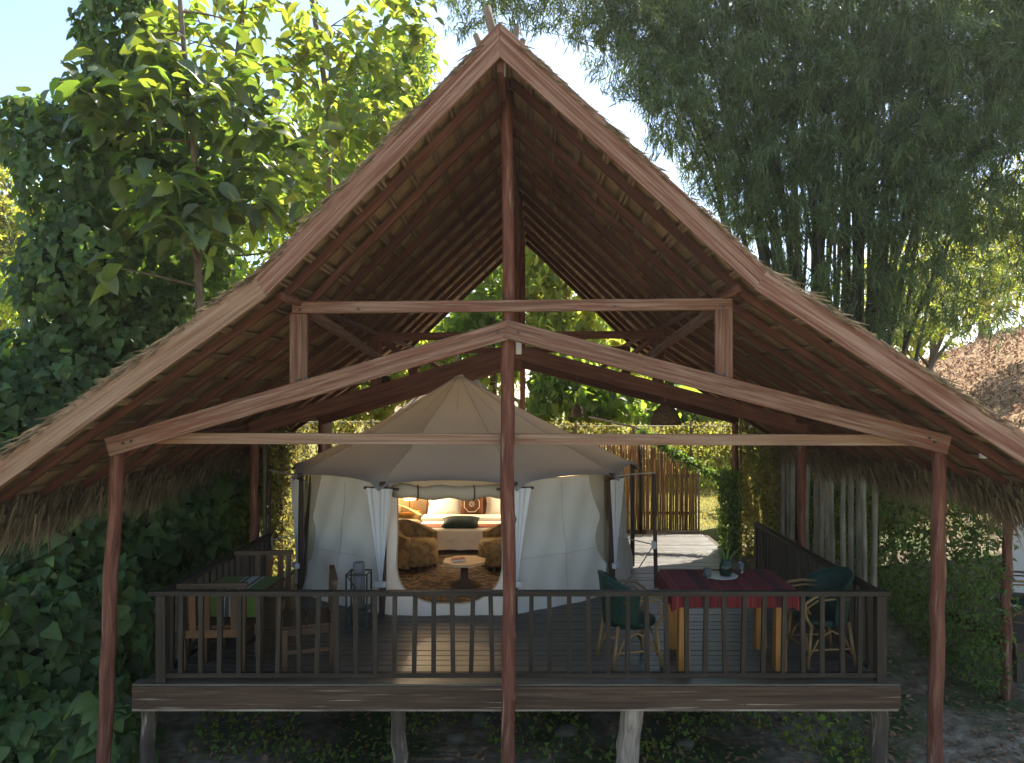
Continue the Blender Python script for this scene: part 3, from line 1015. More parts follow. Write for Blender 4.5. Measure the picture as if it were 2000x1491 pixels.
def dec(k, r, z, off=0.0):
    a = R(-90 - 18 + 36 * k + off)
    return Vector((TC.x + r * math.cos(a), TC.y + r * math.sin(a), z))


tent = thing('bell_tent', 'cream canvas bell tent with grey taupe roof and tied white curtains', 'tent', TC)
APX = Vector((-1.06, 11.0, 2.93))


def roof_fn(k):
    def fn(u, v):
        a, b = dec(k, 1, 0) - TC, dec(k + 1, 1, 0) - TC
        q = min(.02 + .98 * v, 1.0)
        rim = a.lerp(b, u)
        bow = max(0.0, 4 * u * (1 - u))
        rr_ = 2.66 - .05 * bow * q
        z = EZ + (APX.z - EZ) * ((1 - q) * .84 + .16 * (1 - q) ** 2.2)
        z += -.03 * bow * q * (1 - q) * 3 + (.125 * bow ** .3 - .05) * max(0, (q - .86) / .14) ** 2
        c = APX.lerp(TC, min(1, q * 1.4))
        wr = .008 * math.sin(u * 19 + k) * q * (1 - q)
        return Vector((c.x + rim.x * rr_ * q, c.y + rim.y * rr_ * q, z + wr))
    return fn


for k in range(10):
    gore = MB().grid(roof_fn(k), 12, 16).build('roof_gore', M['roofcanvas'], tent, True)
    f = roof_fn(k)
    MB().tube([f(0, v) + Vector((0, 0, .006)) for v in (0, .1, .25, .4, .55, .7, .85, 1)], .004, 4).build('seam', M['seam'], gore)
    MB().tube([f(.5, v) + Vector((0, 0, .004)) for v in (0, .08, .16, .24, .32)], .003, 4).build('seam', M['seam'], gore)
MB().lathe(APX + Vector((0, 0, -.05)), [(.12, -.06), (.07, .03), (.02, .09), (.0, .1)], 10).build('roof_cap', M['roofcanvas'], tent, True)


def wall_pt(k, s, t, rin=0.0):
    a = dec(k, TR + .10 * (1 - t) ** 2 - rin, 0); b = dec(k + 1, TR + .10 * (1 - t) ** 2 - rin, 0)
    p = a.lerp(b, s)
    out = (a.lerp(b, .5) - TC).normalized()
    out.z = 0
    t_ = min(t, 1.0)
    bul = .08 * math.sin(math.pi * s) * (1 - t_) ** .7 + .035 * math.sin(s * 7 + t * 5 + k) * (1 - t) * .2 + .016 * math.sin(t * 16 + s * 9 + k * 2) * max(0.0, 1 - t) ** .5 + .012 * math.sin(s * 23 - t * 9)
    p = p + out * (bul - .05)
    p.z = -.004 + (EZ + .045) * t
    return p


for k in range(1, 10):
    def fn(u, v, k=k):
        # laced to the pole at two points, slack between them
        def edge(far):
            if not far:
                return .03
            if v < .25:
                return .05 * v / .25 + .05 * math.sin(math.pi * v / .25)
            if v < .64:
                q = (v - .25) / .39
                return .05 + .03 * q + .085 * math.sin(math.pi * q) ** .7
            return .08 + .12 * ((v - .64) / .36) ** .7
        e0, e1 = edge(k != 1), edge(k != 9)
        s = e0 + (1 - e0 - e1) * u
        return wall_pt(k, s, v)
    wp = MB().grid(fn, 20, 24).build('wall_panel', M['wall'], tent, True)
    MB().tube([wall_pt(k, u, .40, -.004) for u in np.linspace(.06, .94, 13)], .0022, 4).build('seam', M['inner'], wp)
    MB().tube([wall_pt(k, .5, v, -.004) for v in np.linspace(.02, .96, 11)], .0022, 4).build('seam', M['inner'], wp)
    MB().grid(lambda u, v, k=k: wall_pt(k, u, v, .05), 3, 2).build('inner_wall', M['liner'], tent, True)
# front panel with the U shaped door opening
inner, outer = [], []
N = 40
for i in range(N + 1):
    t = i / N
    if t < .25:
        inner.append((.10, 1 - .58 * t / .25)); outer.append((.02, 1 - t / .25))
    elif t > .75:
        inner.append((.91, .42 + .58 * (t - .75) / .25)); outer.append((.98, (t - .75) / .25))
    else:
        a = math.pi * (t - .25) / .5
        c = .505 - .405 * math.copysign(abs(math.cos(a)) ** .75, math.cos(a))
        inner.append((c, .42 - .33 * abs(math.sin(a)) ** .8)); outer.append((.02 + .96 * (t - .25) / .5, 0))
mb = MB()
for i in range(N):
    for j in range(4):
        q = []
        for (ii, jj) in ((i, j), (i + 1, j), (i + 1, j + 1), (i, j + 1)):
            a, b = outer[ii], inner[ii]
            s, t = a[0] + (b[0] - a[0]) * jj / 4, a[1] + (b[1] - a[1]) * jj / 4
            q.append(wall_pt(0, s, t))
        mb.quad(q)
mb.build('door_panel', M['wall'], tent, True)
hem = MB().tube([wall_pt(0, *p) + Vector((0, -.004, 0)) for p in inner], .008, 6)
hem.build('door_hem', M['inner'], tent, True)
# rolled-up door
pts, rad = [], []
for i in range(15):
    t = i / 14
    p = wall_pt(0, .06 + .88 * t, .92)
    p.z = EZ - .075 - .02 * math.sin(math.pi * t) + .012 * math.sin(t * 17)
    pts.append(p + Vector((0, .02, 0))); rad.append(.082 + .012 * math.sin(t * 21))
roll = MB().tube(pts, rad, 10).build('rolled_door', M['inner'], tent, True)
MB().grid(lambda u, v: wall_pt(0, .03 + .94 * u, .90 + .11 * v) + Vector((0, .05, 0)), 8, 2).build('door_header', M['inner'], tent, True)
for t in (.26, .74):
    p = pts[int(t * 14)]
    MB().tube([p + Vector((.02 * math.cos(a), -.088 * math.cos(a), .088 * math.sin(a))) for a in np.linspace(-1.6, 1.6, 7)], .009, 5).build('door_tie', M['darkpole'], roll)
# poles, spreaders and curtains
for k in range(10):
    b, t = dec(k, TR + .05, .0), dec(k, TR + .05, EZ + .05)
    MB().bar(b, t, .062, .062, (math.cos(R(-108 + 36 * k)), math.sin(R(-108 + 36 * k)), 0)).build('tent_pole', M['darkpole'], tent)
    tang = (dec(k + 1, 1, 0) - dec(k - 1, 1, 0)).normalized()
    o_ = (dec(k, 1, 0) - TC).normalized(); o_.z = 0
    c = dec(k, TR + .085, EZ - .025)
    MB().bar(c - tang * .23, c + tang * .23, .025, .03).build('spreader', M['darkpole'], tent)
    if k in (9, 0, 1, 2):
        zt = .40

        def fn(u, v, c=c, tang=tang, o_=o_):
            wv = (.158 * (1 - v) ** 1.15 + .024)
            x = (u - .5) * 2
            fold = .010 * math.sin(u * 26 + 1.5 * math.sin(u * 9)) * (1 - .5 * v) + .03 * (1 - v)
            p = c + tang * (x * wv) + o_ * (.012 + fold)
            p.z = (EZ - .02) + (zt - EZ) * v
            return p
        cur = MB().grid(fn, 30, 12).build('curtain', M['curtain'], tent, True)
        e = c + o_ * .03
        MB().bar(Vector((e.x, e.y, zt - .03)) - tang * .07, Vector((e.x, e.y, zt - .03)) + tang * .07, .06, .07).build('curtain_tie', M['curtain'], cur, bevel=.01)
# guy lines with outrigger poles
for (sgn, u, d) in ((-1, 528, 10.2), (1, 1277, 9.9)):
    x = (u - CU) / F * d
    top, bot = Vector((x, d, 1.53)), Vector((x + .03 * sgn, d, 0.0))
    MB().tube([bot, top], .028 if sgn > 0 else .02, 6).build('outrigger_pole', M['darkpole'], tent)
    k = 2 if sgn > 0 else 9
    c = dec(k, 2.6, EZ + .02)
    MB().bar(top + Vector((0, 0, .02)), c, .05, .012).build('guy_strap', M['roofcanvas'], tent)
    MB().tube([Vector((x, d, .55)), Vector((x - .62 * sgn, d - .9, .02))], .008, 4).build('guy_rope', M['rope'], tent)
    MB().tube([Vector((x, d, .55)), Vector((x - .45 * sgn, d + .2, .62))], .008, 4).build('guy_rope', M['rope'], tent)
    MB().bar(Vector((x, d - .02, .50)), Vector((x, d - .02, .60)), .06, .06, (0, 1, 0)).build('rope_knot', M['wall'], tent)
# ground sheet inside
MB().quad([dec(k, 2.36, .012) for k in range(10)]).build('ground_sheet', M['inner'], tent)

# ------------------------------------------------------------------ inside the tent
rug = MB().box((-2.3, 8.95, .016), (.35, 11.5, .026)).build('rug', M['rug'])
tag(rug, 'orange and black patterned rug on the tent floor', 'rug')


def pillow(name, c, sx, sz, th, tilt, mat, label, group=None, rz=0.0):
    def side(sg):
        def fn(u, v):
            x, z = (u - .5) * 2, (v - .5) * 2
            k = max(0, (1 - abs(x) ** 2.6) * (1 - abs(z) ** 2.6)) ** .5
            pin = 1 - .09 * (1 - abs(z)) * abs(x) ** 3
            pin2 = 1 - .09 * (1 - abs(x)) * abs(z) ** 3
            return Vector((x * sx / 2 * pin, sg * th / 2 * k, z * sz / 2 * pin2))
        return fn
    mb = MB().grid(side(-1), 12, 12).grid(side(1), 12, 12)
    o = bpy.data.objects.new(name, mb.mesh(name, mat, True))
    o.location = c
    o.rotation_euler = (tilt, 0, rz)
    COL.objects.link(o)
    return tag(o, label, 'pillow', group)


bed = thing('bed', 'double bed with white linen and terracotta throw inside the tent', 'bed', (-1.0, 12.4, 0))
MB().box((-1.80, 11.75, .03), (-.12, 13.15, .20)).build('bed_base', M['darkpole'], bed)


def skirt(u, v):
    x = -1.86 + 1.8 * u
    return Vector((x, 11.64 - .025 * math.sin(u * 34) * (1 - v), .10 + .30 * v))


MB().grid(skirt, 40, 6).build('bed_skirt', M['linen'], bed, True)
MB().box((-1.86, 11.64, .20), (-.06, 13.2, .43)).build('duvet', M['linen'], bed, bevel=.06)
MB().box((-1.87, 12.42, .415), (-.05, 12.78, .49)).build('folded_sheet', M['linen'], bed, bevel=.035)
MB().box((-1.875, 11.80, .423), (-.045, 12.12, .437)).build('throw', M['terracotta'], bed)
MB().box((-2.05, 13.22, .05), (.10, 13.27, .80)).build('headboard', pbr('headboard wood', [(0.3, (.16, .05, .025)), (0.7, (.26, .09, .045))], (2, 2, 9), rough=.5), bed)
pillow('pillow', (-1.50, 13.0, .64), .66, .44, .2, R(-14), M['linen'], 'white pillow against the headboard left of the brown emblem pillow')
pillow('pillow', (-.45, 13.0, .64), .66, .44, .2, R(-14), M['linen'], 'white pillow against the headboard right of the brown emblem pillow')
bp_ = pillow('pillow', (-1.01, 12.86, .65), .42, .40, .15, R(-12), M['brownpillow'], 'brown square pillow with pale octagon emblem on the bed')
oc = MB()
for k in range(8):
    a0, a1 = R(22.5 + 45 * k), R(22.5 + 45 * (k + 1))
    for (r0, r1) in ((.140, .150),):
        q = []
        for (rr_, aa) in ((r0, a0), (r1, a0), (r1, a1), (r0, a1)):
            x, z = rr_ * math.cos(aa), rr_ * math.sin(aa)
            kx, kz = x / .21, z / .2
            yy = -.075 * max(0, (1 - abs(kx) ** 2.6) * (1 - abs(kz) ** 2.6)) ** .5 - .004
            q.append((x, yy, z))
        oc.quad(q)
o = bpy.data.objects.new('octagon_emblem', oc.mesh('octagon_emblem', M['linen'])); COL.objects.link(o); o.parent = bp_
ro = MB()
for k in range(8):
    a = R(45 * k)
    for rr_ in (.022, .044):
        ro.quad([((rr_ + d1) * math.cos(a + d2), -.082, (rr_ + d1) * math.sin(a + d2)) for (d1, d2) in ((-.006, -.2), (.006, -.2), (.006, .2), (-.006, .2))])
o = bpy.data.objects.new('rosette', ro.mesh('rosette', M['linen'])); COL.objects.link(o); o.parent = bp_
pillow('cushion', (-1.12, 11.86, .505), .62, .36, .17, R(-74), M['greenpillow'], 'dark teal cushion lying on the terracotta throw')


def armchair(label, loc, rz):
    t = thing('armchair', label, 'armchair', (0, 0, 0), 'gold armchairs in the tent')
    def shell(r0, h0, h1, name):
        mb = MB()
        n = 16
        prev = None
        for i in range(n + 1):
            a = R(-20 + 220 * i / n)
            hh = h0 + (h1 - h0) * math.sin(max(0, min(math.pi, (a + .35) / (math.pi + .7) * math.pi))) ** 1.4
            x, yv = math.cos(a), math.sin(a)
            row = [Vector((x * r, yv * r * 1.02, z)) for (r, z) in ((r0, .06), (r0 + .02, hh), (r0 - .07, hh), (r0 - .08, .40))]
            if prev:
                for q in range(3):
                    mb.quad([prev[q], row[q], row[q + 1], prev[q + 1]])
            else:
                mb.quad(row)
            prev = row
        mb.quad(list(reversed(prev)))
        mb.build(name, M['fabric'], t, True)
    shell(.36, .50, .70, 'backrest')
    MB().lathe((0, -.02, 0), [(.0, .08), (.30, .08), (.31, .12), (.31, .36), (.28, .42), (.0, .44)], 18).build('seat', M['fabric'], t, True)
    for (x, yv) in ((-.2, -.2), (.2, -.2), (-.2, .2), (.2, .2)):
        MB().bar((x, yv, 0), (x, yv, .09), .04, .04, (0, 1, 0)).build('leg', M['darkpole'], t)
    t.location = loc; t.rotation_euler = (0, 0, rz)
    return t


armchair('gold velvet armchair in the tent, left of the octagonal table', (-1.68, 10.75, .026), R(62))
armchair('gold velvet armchair in the tent, right of the octagonal table', (-.42, 10.75, .026), R(-62))
armchair('dark gold armchair in the far tent corner by the lit lamp', (-2.15, 12.35, .015), R(60))

ct = thing('coffee_table', 'low octagonal pale wood table on the tent rug', 'table', (-.87, 9.75, .026))
mb = MB()
for z0, z1, r_ in ((.335, .37, .30),):
    top = [Vector((-.87 + r_ * math.cos(R(22.5 + 45 * k)), 9.75 + r_ * math.sin(R(22.5 + 45 * k)), z1)) for k in range(8)]
    bot = [p - Vector((0, 0, z1 - z0)) for p in top]
    mb.quad(top); mb.quad(list(reversed(bot)))
    for k in range(8):
        mb.quad([bot[k], bot[(k + 1) % 8], top[(k + 1) % 8], top[k]])
mb.build('tabletop', M['tablewood'], ct)
MB().lathe((-.87, 9.75, 0), [(.20, .026), (.19, .06), (.06, .12), (.05, .28), (.16, .335)], 12).build('pedestal', M['darkpole'], ct, True)
bk = thing('book', 'small pale book lying on the octagonal table', 'book', (-.95, 9.73, .37))
MB().bar((-1.03, 9.70, .383), (-.87, 9.76, .383), .12, .024).build('pages', M['linen'], bk)
MB().bar((-1.035, 9.698, .398), (-.865, 9.762, .398), .126, .004).build('cover', M['terracotta'], bk)
bs = thing('bedside_table', 'dark bedside table holding a lit lamp left of the bed', 'table', (-2.12, 12.75, .015))
MB().box((-2.32, 12.6, .50), (-1.94, 12.98, .54)).build('tabletop', M['orangewood'], bs)
for (x, yv) in ((-2.29, 12.63), (-1.97, 12.63), (-2.29, 12.95), (-1.97, 12.95)):
    MB().box((x - .02, yv - .02, .015), (x + .02, yv + .02, .50)).build('leg', M['darkpole'], bs)
tl = thing('table_lamp', 'lit woven table lamp glowing beside the bed', 'lamp', (-2.12, 12.8, .54))
MB().lathe((-2.12, 12.8, .54), [(.0, 0), (.07, 0), (.06, .02), (.012, .04), (.012, .22)], 12).build('stem', M['black'], tl, True)
MB().lathe((-2.12, 12.8, .54), [(.10, .20), (.13, .28), (.11, .38), (.05, .42)], 14).build('lamp_shade', M['lamp'], tl, True)


def point(name, loc, e, col=(1, .77, .48), r=.08):
    ld = bpy.data.lights.new(name, 'POINT')
    ld.energy = e; ld.color = col; ld.shadow_soft_size = r
    o = bpy.data.objects.new(name, ld); o.location = loc
    COL.objects.link(o)


point('table_lamp_light', (-2.10, 12.62, 1.02), 30)
point('added_interior_fill', (.25, 12.55, 1.05), 30)  # fill light and hidden lamp added to brighten the tent interior
t2 = thing('table_lamp', 'hidden lamp added right of the bed to brighten the tent interior', 'lamp', (.25, 12.8, .54))
MB().lathe((.25, 12.8, .54), [(.0, 0), (.07, 0), (.06, .02), (.012, .04), (.012, .22)], 12).build('stem', M['black'], t2, True)
MB().lathe((.25, 12.8, .54), [(.10, .20), (.13, .28), (.11, .38), (.05, .42)], 14).build('lamp_shade', M['lamp'], t2, True)
b2 = thing('bedside_table', 'dark bedside table on the right of the bed', 'table', (.25, 12.8, .015))
MB().box((.05, 12.6, .50), (.43, 12.98, .54)).build('tabletop', M['orangewood'], b2)
for (x, yv) in ((.08, 12.63), (.40, 12.63), (.08, 12.95), (.40, 12.95)):
    MB().box((x - .02, yv - .02, .015), (x + .02, yv + .02, .50)).build('leg', M['darkpole'], b2)

# ------------------------------------------------------------------ spotlights on the shelter


def spotlight(label, loc, aim, energy):
    t = thing('spotlight', label, 'spotlight', loc, 'white spotlights on the shelter')
    l0 = Vector(loc)
    MB().bar(l0 + Vector((0, 0, -.07)), l0 + Vector((0, 0, .07)), .052, .052, (0, 1, 0)).build('housing', M['whitepaint'], t, bevel=.008)
    MB().bar(l0 + Vector((0, 0, .07)), l0 + Vector((0, .04, .12)), .02, .02).build('bracket', M['black'], t)
    if energy:
        ld = bpy.data.lights.new('spotlight_beam', 'SPOT')
        ld.energy = energy; ld.color = (1, .80, .50); ld.spot_size = R(18); ld.spot_blend = .5; ld.shadow_soft_size = .02
        o = bpy.data.objects.new('spotlight_beam', ld)
        o.location = l0 + Vector((0, 0, -.085))
        o.rotation_euler = (Vector(aim) - o.location).to_track_quat('-Z', 'Y').to_euler()
        COL.objects.link(o)


spotlight('white spotlight on the front log post just below the truss joint', P(1013, 677, 6.36), (-.74, 7.12, 0), 120)
spotlight('white spotlight hanging under the roof peak', P(981, 132, 5.72), (0, 0, 0), 0)
spotlight('white spotlight under the right eave of the shelter', P(1921, 880, 6.3), (0, 0, 0), 0)


def pendant(label, c, r, h, top):
    t = thing('pendant_lamp', label, 'pendant lamp', c, 'wicker pendant lamps')
    c = Vector(c)
    shade = MB().lathe(c, [(r, 0), (r * .96, h * .25), (r * .78, h * .55), (r * .48, h * .85), (r * .2, h), (.0, h * 1.02)], 18).build('lamp_shade', M['wicker'], t, True, solid=.008)
    for q in (0.0, .3, .58):
        rr_ = r * (1 - .32 * q)
        MB().tube([c + Vector((rr_ * 1.02 * math.cos(a), rr_ * 1.02 * math.sin(a), h * q)) for a in np.linspace(0, 2 * math.pi, 19)], .007, 4).build('hoop', M['wicker'], shade)
    MB().tube([c + Vector((0, 0, h)), Vector((c.x, c.y, top))], .006, 5).build('cord', M['black'], t)


pendant('large brown wicker bell lamp hanging right of the tent', P(1300, 829, 9.6), .20, .28, H + .3)
pendant('small dark wicker lamp hanging above the back screen', P(1127, 814, 12.0), .10, .22, H + .5)
pendant('dark wicker lamp hanging by the second truss left of the tent peak', P(752, 765, 9.55), .105, .22, H + .4)

# ------------------------------------------------------------------ furniture on the deck
lan = thing('floor_lantern', 'tall black framed lantern with a grey cylinder candle by the tent wall', 'lantern', (-1.92, 8.12, 0))
lx, ly = -1.92, 8.12
for (x, yv) in ((-.115, -.115), (.115, -.115), (-.115, .115), (.115, .115)):
    MB().bar((lx + x, ly + yv, 0), (lx + x, ly + yv, .62), .018, .018, (0, 1, 0)).build('frame_post', M['black'], lan)
for z in (.02, .2, .61):
    for (a, b) in (((-1, -1), (1, -1)), ((1, -1), (1, 1)), ((1, 1), (-1, 1)), ((-1, 1), (-1, -1))):
        MB().bar((lx + a[0] * .115, ly + a[1] * .115, z), (lx + b[0] * .115, ly + b[1] * .115, z), .016, .016).build('frame_bar', M['black'], lan)
MB().box((lx - .11, ly - .11, .205), (lx + .11, ly + .11, .215)).build('shelf', M['black'], lan)
MB().lathe((lx, ly, .215), [(.0, 0), (.068, 0), (.068, .36), (.062, .37), (.066, .375), (.066, .50), (.06, .51), (0, .51)], 18).build('cylinder_candle', M['greymetal'], lan, True)
MB().bar((lx - .10, ly - .12, .60), (lx + .09, ly - .12, .30), .012, .012).build('strap', M['black'], lan)

# right table with red cloth
tb = thing('dining_table', 'table with orange tapered legs under the red striped cloth', 'table', (1.95, 7.12, 0))
TX0, TX1, TY0, TY1, TZ = 1.40, 2.50, 6.78, 7.50, .79
MB().box((TX0, TY0, TZ - .035), (TX1, TY1, TZ)).build('tabletop', M['orangewood'], tb)
for (x, yv) in ((TX0 + .08, TY0 + .07), (TX1 - .10, TY0 + .07), (TX0 + .08, TY1 - .07), (TX1 - .10, TY1 - .07)):
    wt, wb = .045, .055
    MB().hexa([(x - wb, yv - wb, 0), (x + wb, yv - wb, 0), (x + wb, yv + wb, 0), (x - wb, yv + wb, 0)],
              [(x - wt, yv - wt, TZ - .035), (x + wt, yv - wt, TZ - .035), (x + wt, yv + wt, TZ - .035), (x - wt, yv + wt, TZ - .035)]).build('leg', M['orangewood'], tb)


def cloth(name, x0, x1, y0, y1, z, hang, mat, label, front=True, back=True, sides=True, sag=0.0):
    """a cloth over a table: its own sheet with hanging folds"""
    gx, gy = 44, 30
    hx = hang if sides else 0.0
    hf, hb = (hang if front else 0.0), (hang if back else 0.0)
    W, Dp = x1 - x0 + 2 * hx, y1 - y0 + hf + hb

    def fn(u, v):
        sx, sy = x0 - hx + W * u, y0 - hf + Dp * v
        ox = max(x0 - sx, 0) if sx < x0 else max(sx - x1, 0)
        oy = max(y0 - sy, 0) if sy < y0 else max(sy - y1, 0)
        drop = max(ox, oy)
        px = min(max(sx, x0 - .008), x1 + .008)
        py = min(max(sy, y0 - .008), y1 + .008)
        fold = .018 * math.sin(sx * 21 + sy * 3) * min(1, drop / .1) if oy else .018 * math.sin(sy * 24) * min(1, drop / .1)
        if oy:
            py += (-1 if sy < y0 else 1) * (abs(fold) + .01 * min(1, drop / .05) + .05 * drop)
        if ox:
            px += (-1 if sx < x0 else 1) * (abs(fold) + .01 * min(1, drop / .05) + .05 * drop)
        if ox and oy:      # corner gathers
            px = px + (x0 - px if sx < x0 else x1 - px) * .1
            drop *= 1.22
        return Vector((px, py, z + .006 - drop))
    mb = MB().grid(fn, gx, gy, (W, Dp))
    o = mb.build(name, mat, None, True)
    return tag(o, label, 'tablecloth')


cloth('tablecloth', TX0 - .02, TX1 + .02, TY0 - .02, TY1 + .02, TZ, .17, M['redcloth'], 'red striped woven cloth over the dining table')
pl = MB().lathe((1.92, 7.16, TZ + .009), [(0, 0), (.11, 0), (.165, .018), (.17, .024), (.11, .010), (0, .010)], 24).build('plate', M['plate'], None, True)
tag(pl, 'pale round plate in the middle of the red table', 'plate')
vz = thing('vase', 'dark green glass vase with a few dark leaves on the plate', 'vase', (1.98, 7.2, TZ + .02))
MB().lathe((1.98, 7.2, TZ + .02), [(0, 0), (.055, 0), (.065, .05), (.06, .12), (.045, .14), (.05, .16)], 16).build('vessel', M['greenglass'], vz, True, solid=.004)
for (dx, dz, b) in ((.16, .12, .05), (-.05, .15, -.02), (.05, .17, .01), (-.09, .10, -.04)):
    p0 = Vector((1.98, 7.2, TZ + .10)); p1 = p0 + Vector((dx * .4, 0, .07 + dz * .4)); p2 = p0 + Vector((dx, b, .06 + dz))
    m = MB()
    m.tube([p0, p1, p2], [.005, .014, .003], 5)
    m.build('sprig', M['vine'], vz, True)
for (x, yv, lb) in ((1.78, 7.12, 'clear drinking glass on the red table left of the plate'), (2.18, 7.36, 'clear drinking glass at the far right of the red table')):
    g = MB().lathe((x, yv, TZ + .009), [(0, 0), (.032, 0), (.04, .10), (.037, .10), (.03, .008), (0, .008)], 16).build('drinking_glass', M['glass'], None, True)
    tag(g, lb, 'glass')


def cane_chair(label, loc, rz, group='green cane chairs'):
    """tub chair: green woven back and seat on honey cane legs; it faces local +X"""
    t = thing('cane_chair', label, 'chair', (0, 0, 0), group)
    m = MB()

    def back(u, v):
        a = R(95 + 170 * u)
        top = .88 - .16 * abs(u - .5) * 2 * (abs(u - .5) * 2)
        z = .40 + (top - .40) * v
        r = .25 + .05 * v
        return Vector((.02 + r * math.cos(a), r * 1.05 * math.sin(a), z))
    bk_ = MB().grid(back, 18, 6).build('backrest', M['greenweave'], t, True, solid=.022)
    MB().tube([back(u, 1) for u in np.linspace(0, 1, 15)], .019, 7).build('back_rim', M['greenweave'], bk_, True)
    MB().lathe((.02, 0, .39), [(0, 0), (.235, 0), (.25, .02), (.25, .05), (.22, .065), (0, .06)], 20).build('seat', M['greenweave'], t, True)
    for (x, yv, sx_) in ((.20, .21, .05), (.20, -.21, .05), (-.18, .20, -.06), (-.18, -.20, -.06)):
        MB().tube([(x + sx_, yv * 1.12, 0), (x, yv, .42)], .016, 7).build('leg', M['cane'], t, True)
    for s_ in (-1, 1):
        arm = [(-.12, .27 * s_, .70), (.05, .285 * s_, .715), (.20, .28 * s_, .70), (.29, .26 * s_, .63), (.27, .235 * s_, .50), (.21, .215 * s_, .40)]
        MB().tube(arm, .015, 7).build('armrest', M['cane'], t, True)
        MB().tube([(p[0] - .025, p[1] - .012 * s_, p[2] - .045) for p in arm[:4]] + [(.225, .23 * s_, .52)], .011, 6).build('armrest', M['cane'], t, True)
        MB().tube([(-.20, .215 * s_, .12), (-.13, .22 * s_, .28), (0, .22 * s_, .35), (.13, .22 * s_, .28), (.22, .225 * s_, .12)], .010, 6).build('brace', M['cane'], t, True)
        MB().tube([(-.21, .215 * s_, .17), (.22, .225 * s_, .17)], .010, 6).build('stretcher', M['cane'], t, True)
    MB().tube([(.235, -.225, .17), (.235, .225, .17)], .010, 6).build('stretcher', M['cane'], t, True)
    MB().tube([(.225, -.21, .12), (.215, -.13, .28), (.21, 0, .36), (.215, .13, .28), (.225, .21, .12)], .010, 6).build('brace', M['cane'], t, True)
    t.location = loc; t.rotation_euler = (0, 0, rz)
    return t


c1 = cane_chair('green cane tub chair left of the red table, its back to the tent', (.98, 7.05, 0), R(14))
c2 = copy_tree(c1); c2.location = (2.90, 7.12, 0); c2.rotation_euler = (0, 0, R(186))
c2['label'] = 'green cane tub chair right of the red table by the side railing'
c3 = copy_tree(c1); c3.location = (6.46, 9.3, -.46); c3.rotation_euler = (0, 0, R(150))
c3['label'] = 'green cane chair on the neighbouring deck beyond the leafy hedge'

# left table with green runner
t1 = thing('side_table', 'square dark wooden table under the green striped cloth', 'table', (-2.88, 7.22, 0))
MB().box((-3.22, 6.98, .67), (-2.58, 7.52, .705)).build('tabletop', M['chairwood'], t1)
for (x, yv) in ((-3.17, 7.03), (-2.63, 7.03), (-3.17, 7.47), (-2.63, 7.47)):
    MB().box((x - .03, yv - .03, 0), (x + .03, yv + .03, .67)).build('leg', M['chairwood'], t1)
cloth('tablecloth', -3.18, -2.58, 6.97, 7.53, .708, .24, M['greencloth'], 'green cloth with white and grey stripes over the left table', True, False, False)


def slat_chair(label, loc, rz, mat='chairwood', group='slatted wooden chairs'):
    """plain chair with an upright slatted back; it faces local +Y"""
    t = thing('slatted_chair', label, 'chair', (0, 0, 0), group)
    w2 = .27
    for s_ in (-1, 1):
        MB().bar((s_ * w2, -.22, 0), (s_ * (w2 + .01), -.25, .84), .045, .045, (0, 1, 0)).build('back_post', M[mat], t)
        MB().bar((s_ * w2, .20, 0), (s_ * w2, .20, .42), .045, .045, (0, 1, 0)).build('leg', M[mat], t)
        MB().bar((s_ * w2, -.2, .2), (s_ * w2, .18, .2), .025, .04).build('stretcher', M[mat], t)
        MB().bar((s_ * w2, -.2, .39), (s_ * w2, .18, .39), .025, .06).build('seat_rail', M[mat], t)
    MB().bar((-w2 - .05, -.255, .835), (w2 + .05, -.255, .835), .05, .045).build('top_rail', M[mat], t)
    MB().bar((-w2, -.225, .375), (w2, -.225, .375), .035, .075).build('bottom_rail', M['chairwood_light'], t)
    for k in range(4):
        x = -.19 + k * .127
        MB().bar((x, -.23, .41), (x, -.248, .815), .062, .02, (0, 1, 0)).build('slat', M['chairwood_light'] if k in (0, 1) else M[mat], t)
    for k in range(4):
        yv = -.16 + k * .11
        MB().bar((-w2, yv, .43), (w2, yv, .43), .095, .022).build('seat_slat', M[mat], t)
    t.location = loc; t.rotation_euler = (0, 0, rz)
    return t


s1 = slat_chair('brown slatted chair at the near side of the green table, back to the railing', (-2.98, 6.98, 0), R(4))
s2 = copy_tree(s1); s2.location = (-2.98, 7.86, 0); s2.rotation_euler = (0, 0, R(183))
s2['label'] = 'dark slatted chair standing behind the green table'
s3 = copy_tree(s1); s3.location = (-2.18, 7.05, 0); s3.rotation_euler = (0, 0, R(108))
s3['label'] = 'dark slatted chair on the tent side of the green table'

# ------------------------------------------------------------------ fences and screens at the back
bf = thing('bamboo_fence', 'red brown bamboo pole fence behind the tent, its top sloping at the right', 'fence', (2.4, 14.3, 0))
x = .85
while x < 3.36:
    ur = CU + x / 14.3 * F
    top_v = 866 + max(0, ur - 1285) * .62 + random.uniform(-4, 4)
    zt = H - (top_v - CV) / F * 14.3
    zb = -.10 + random.uniform(-.02, .02)
    r_ = random.uniform(.017, .024)
    yv = 14.3 + random.uniform(-.02, .02)
    MB().tube([(x, yv, zb), (x + random.uniform(-.01, .01), yv, (zb + zt) / 2), (x + random.uniform(-.012, .012), yv, zt)], r_, 6).build('bamboo_pole', M['bamboofence'], bf, True)
    x += r_ * 2 + random.uniform(.001, .006)
for z in (.25, 1.0):
    MB().bar((.85, 14.335, z), (3.36, 14.335, z), .03, .05).build('cross_rail', M['rafter'], bf)
MB().bar((.85, 14.26, -.17), (2.35, 14.26, -.17), .04, .20).build('kick_board', M['rafter'], bf)
MB().bar((2.35, 14.26, -.18), (3.40, 14.26, -.18), .04, .20).build('kick_board', M['stump'], bf)
MB().tube([(3.40, 14.3, -.3), (3.40, 14.3, 1.1)], .02, 6).build('end_post', M['bamboopale'], bf, True)
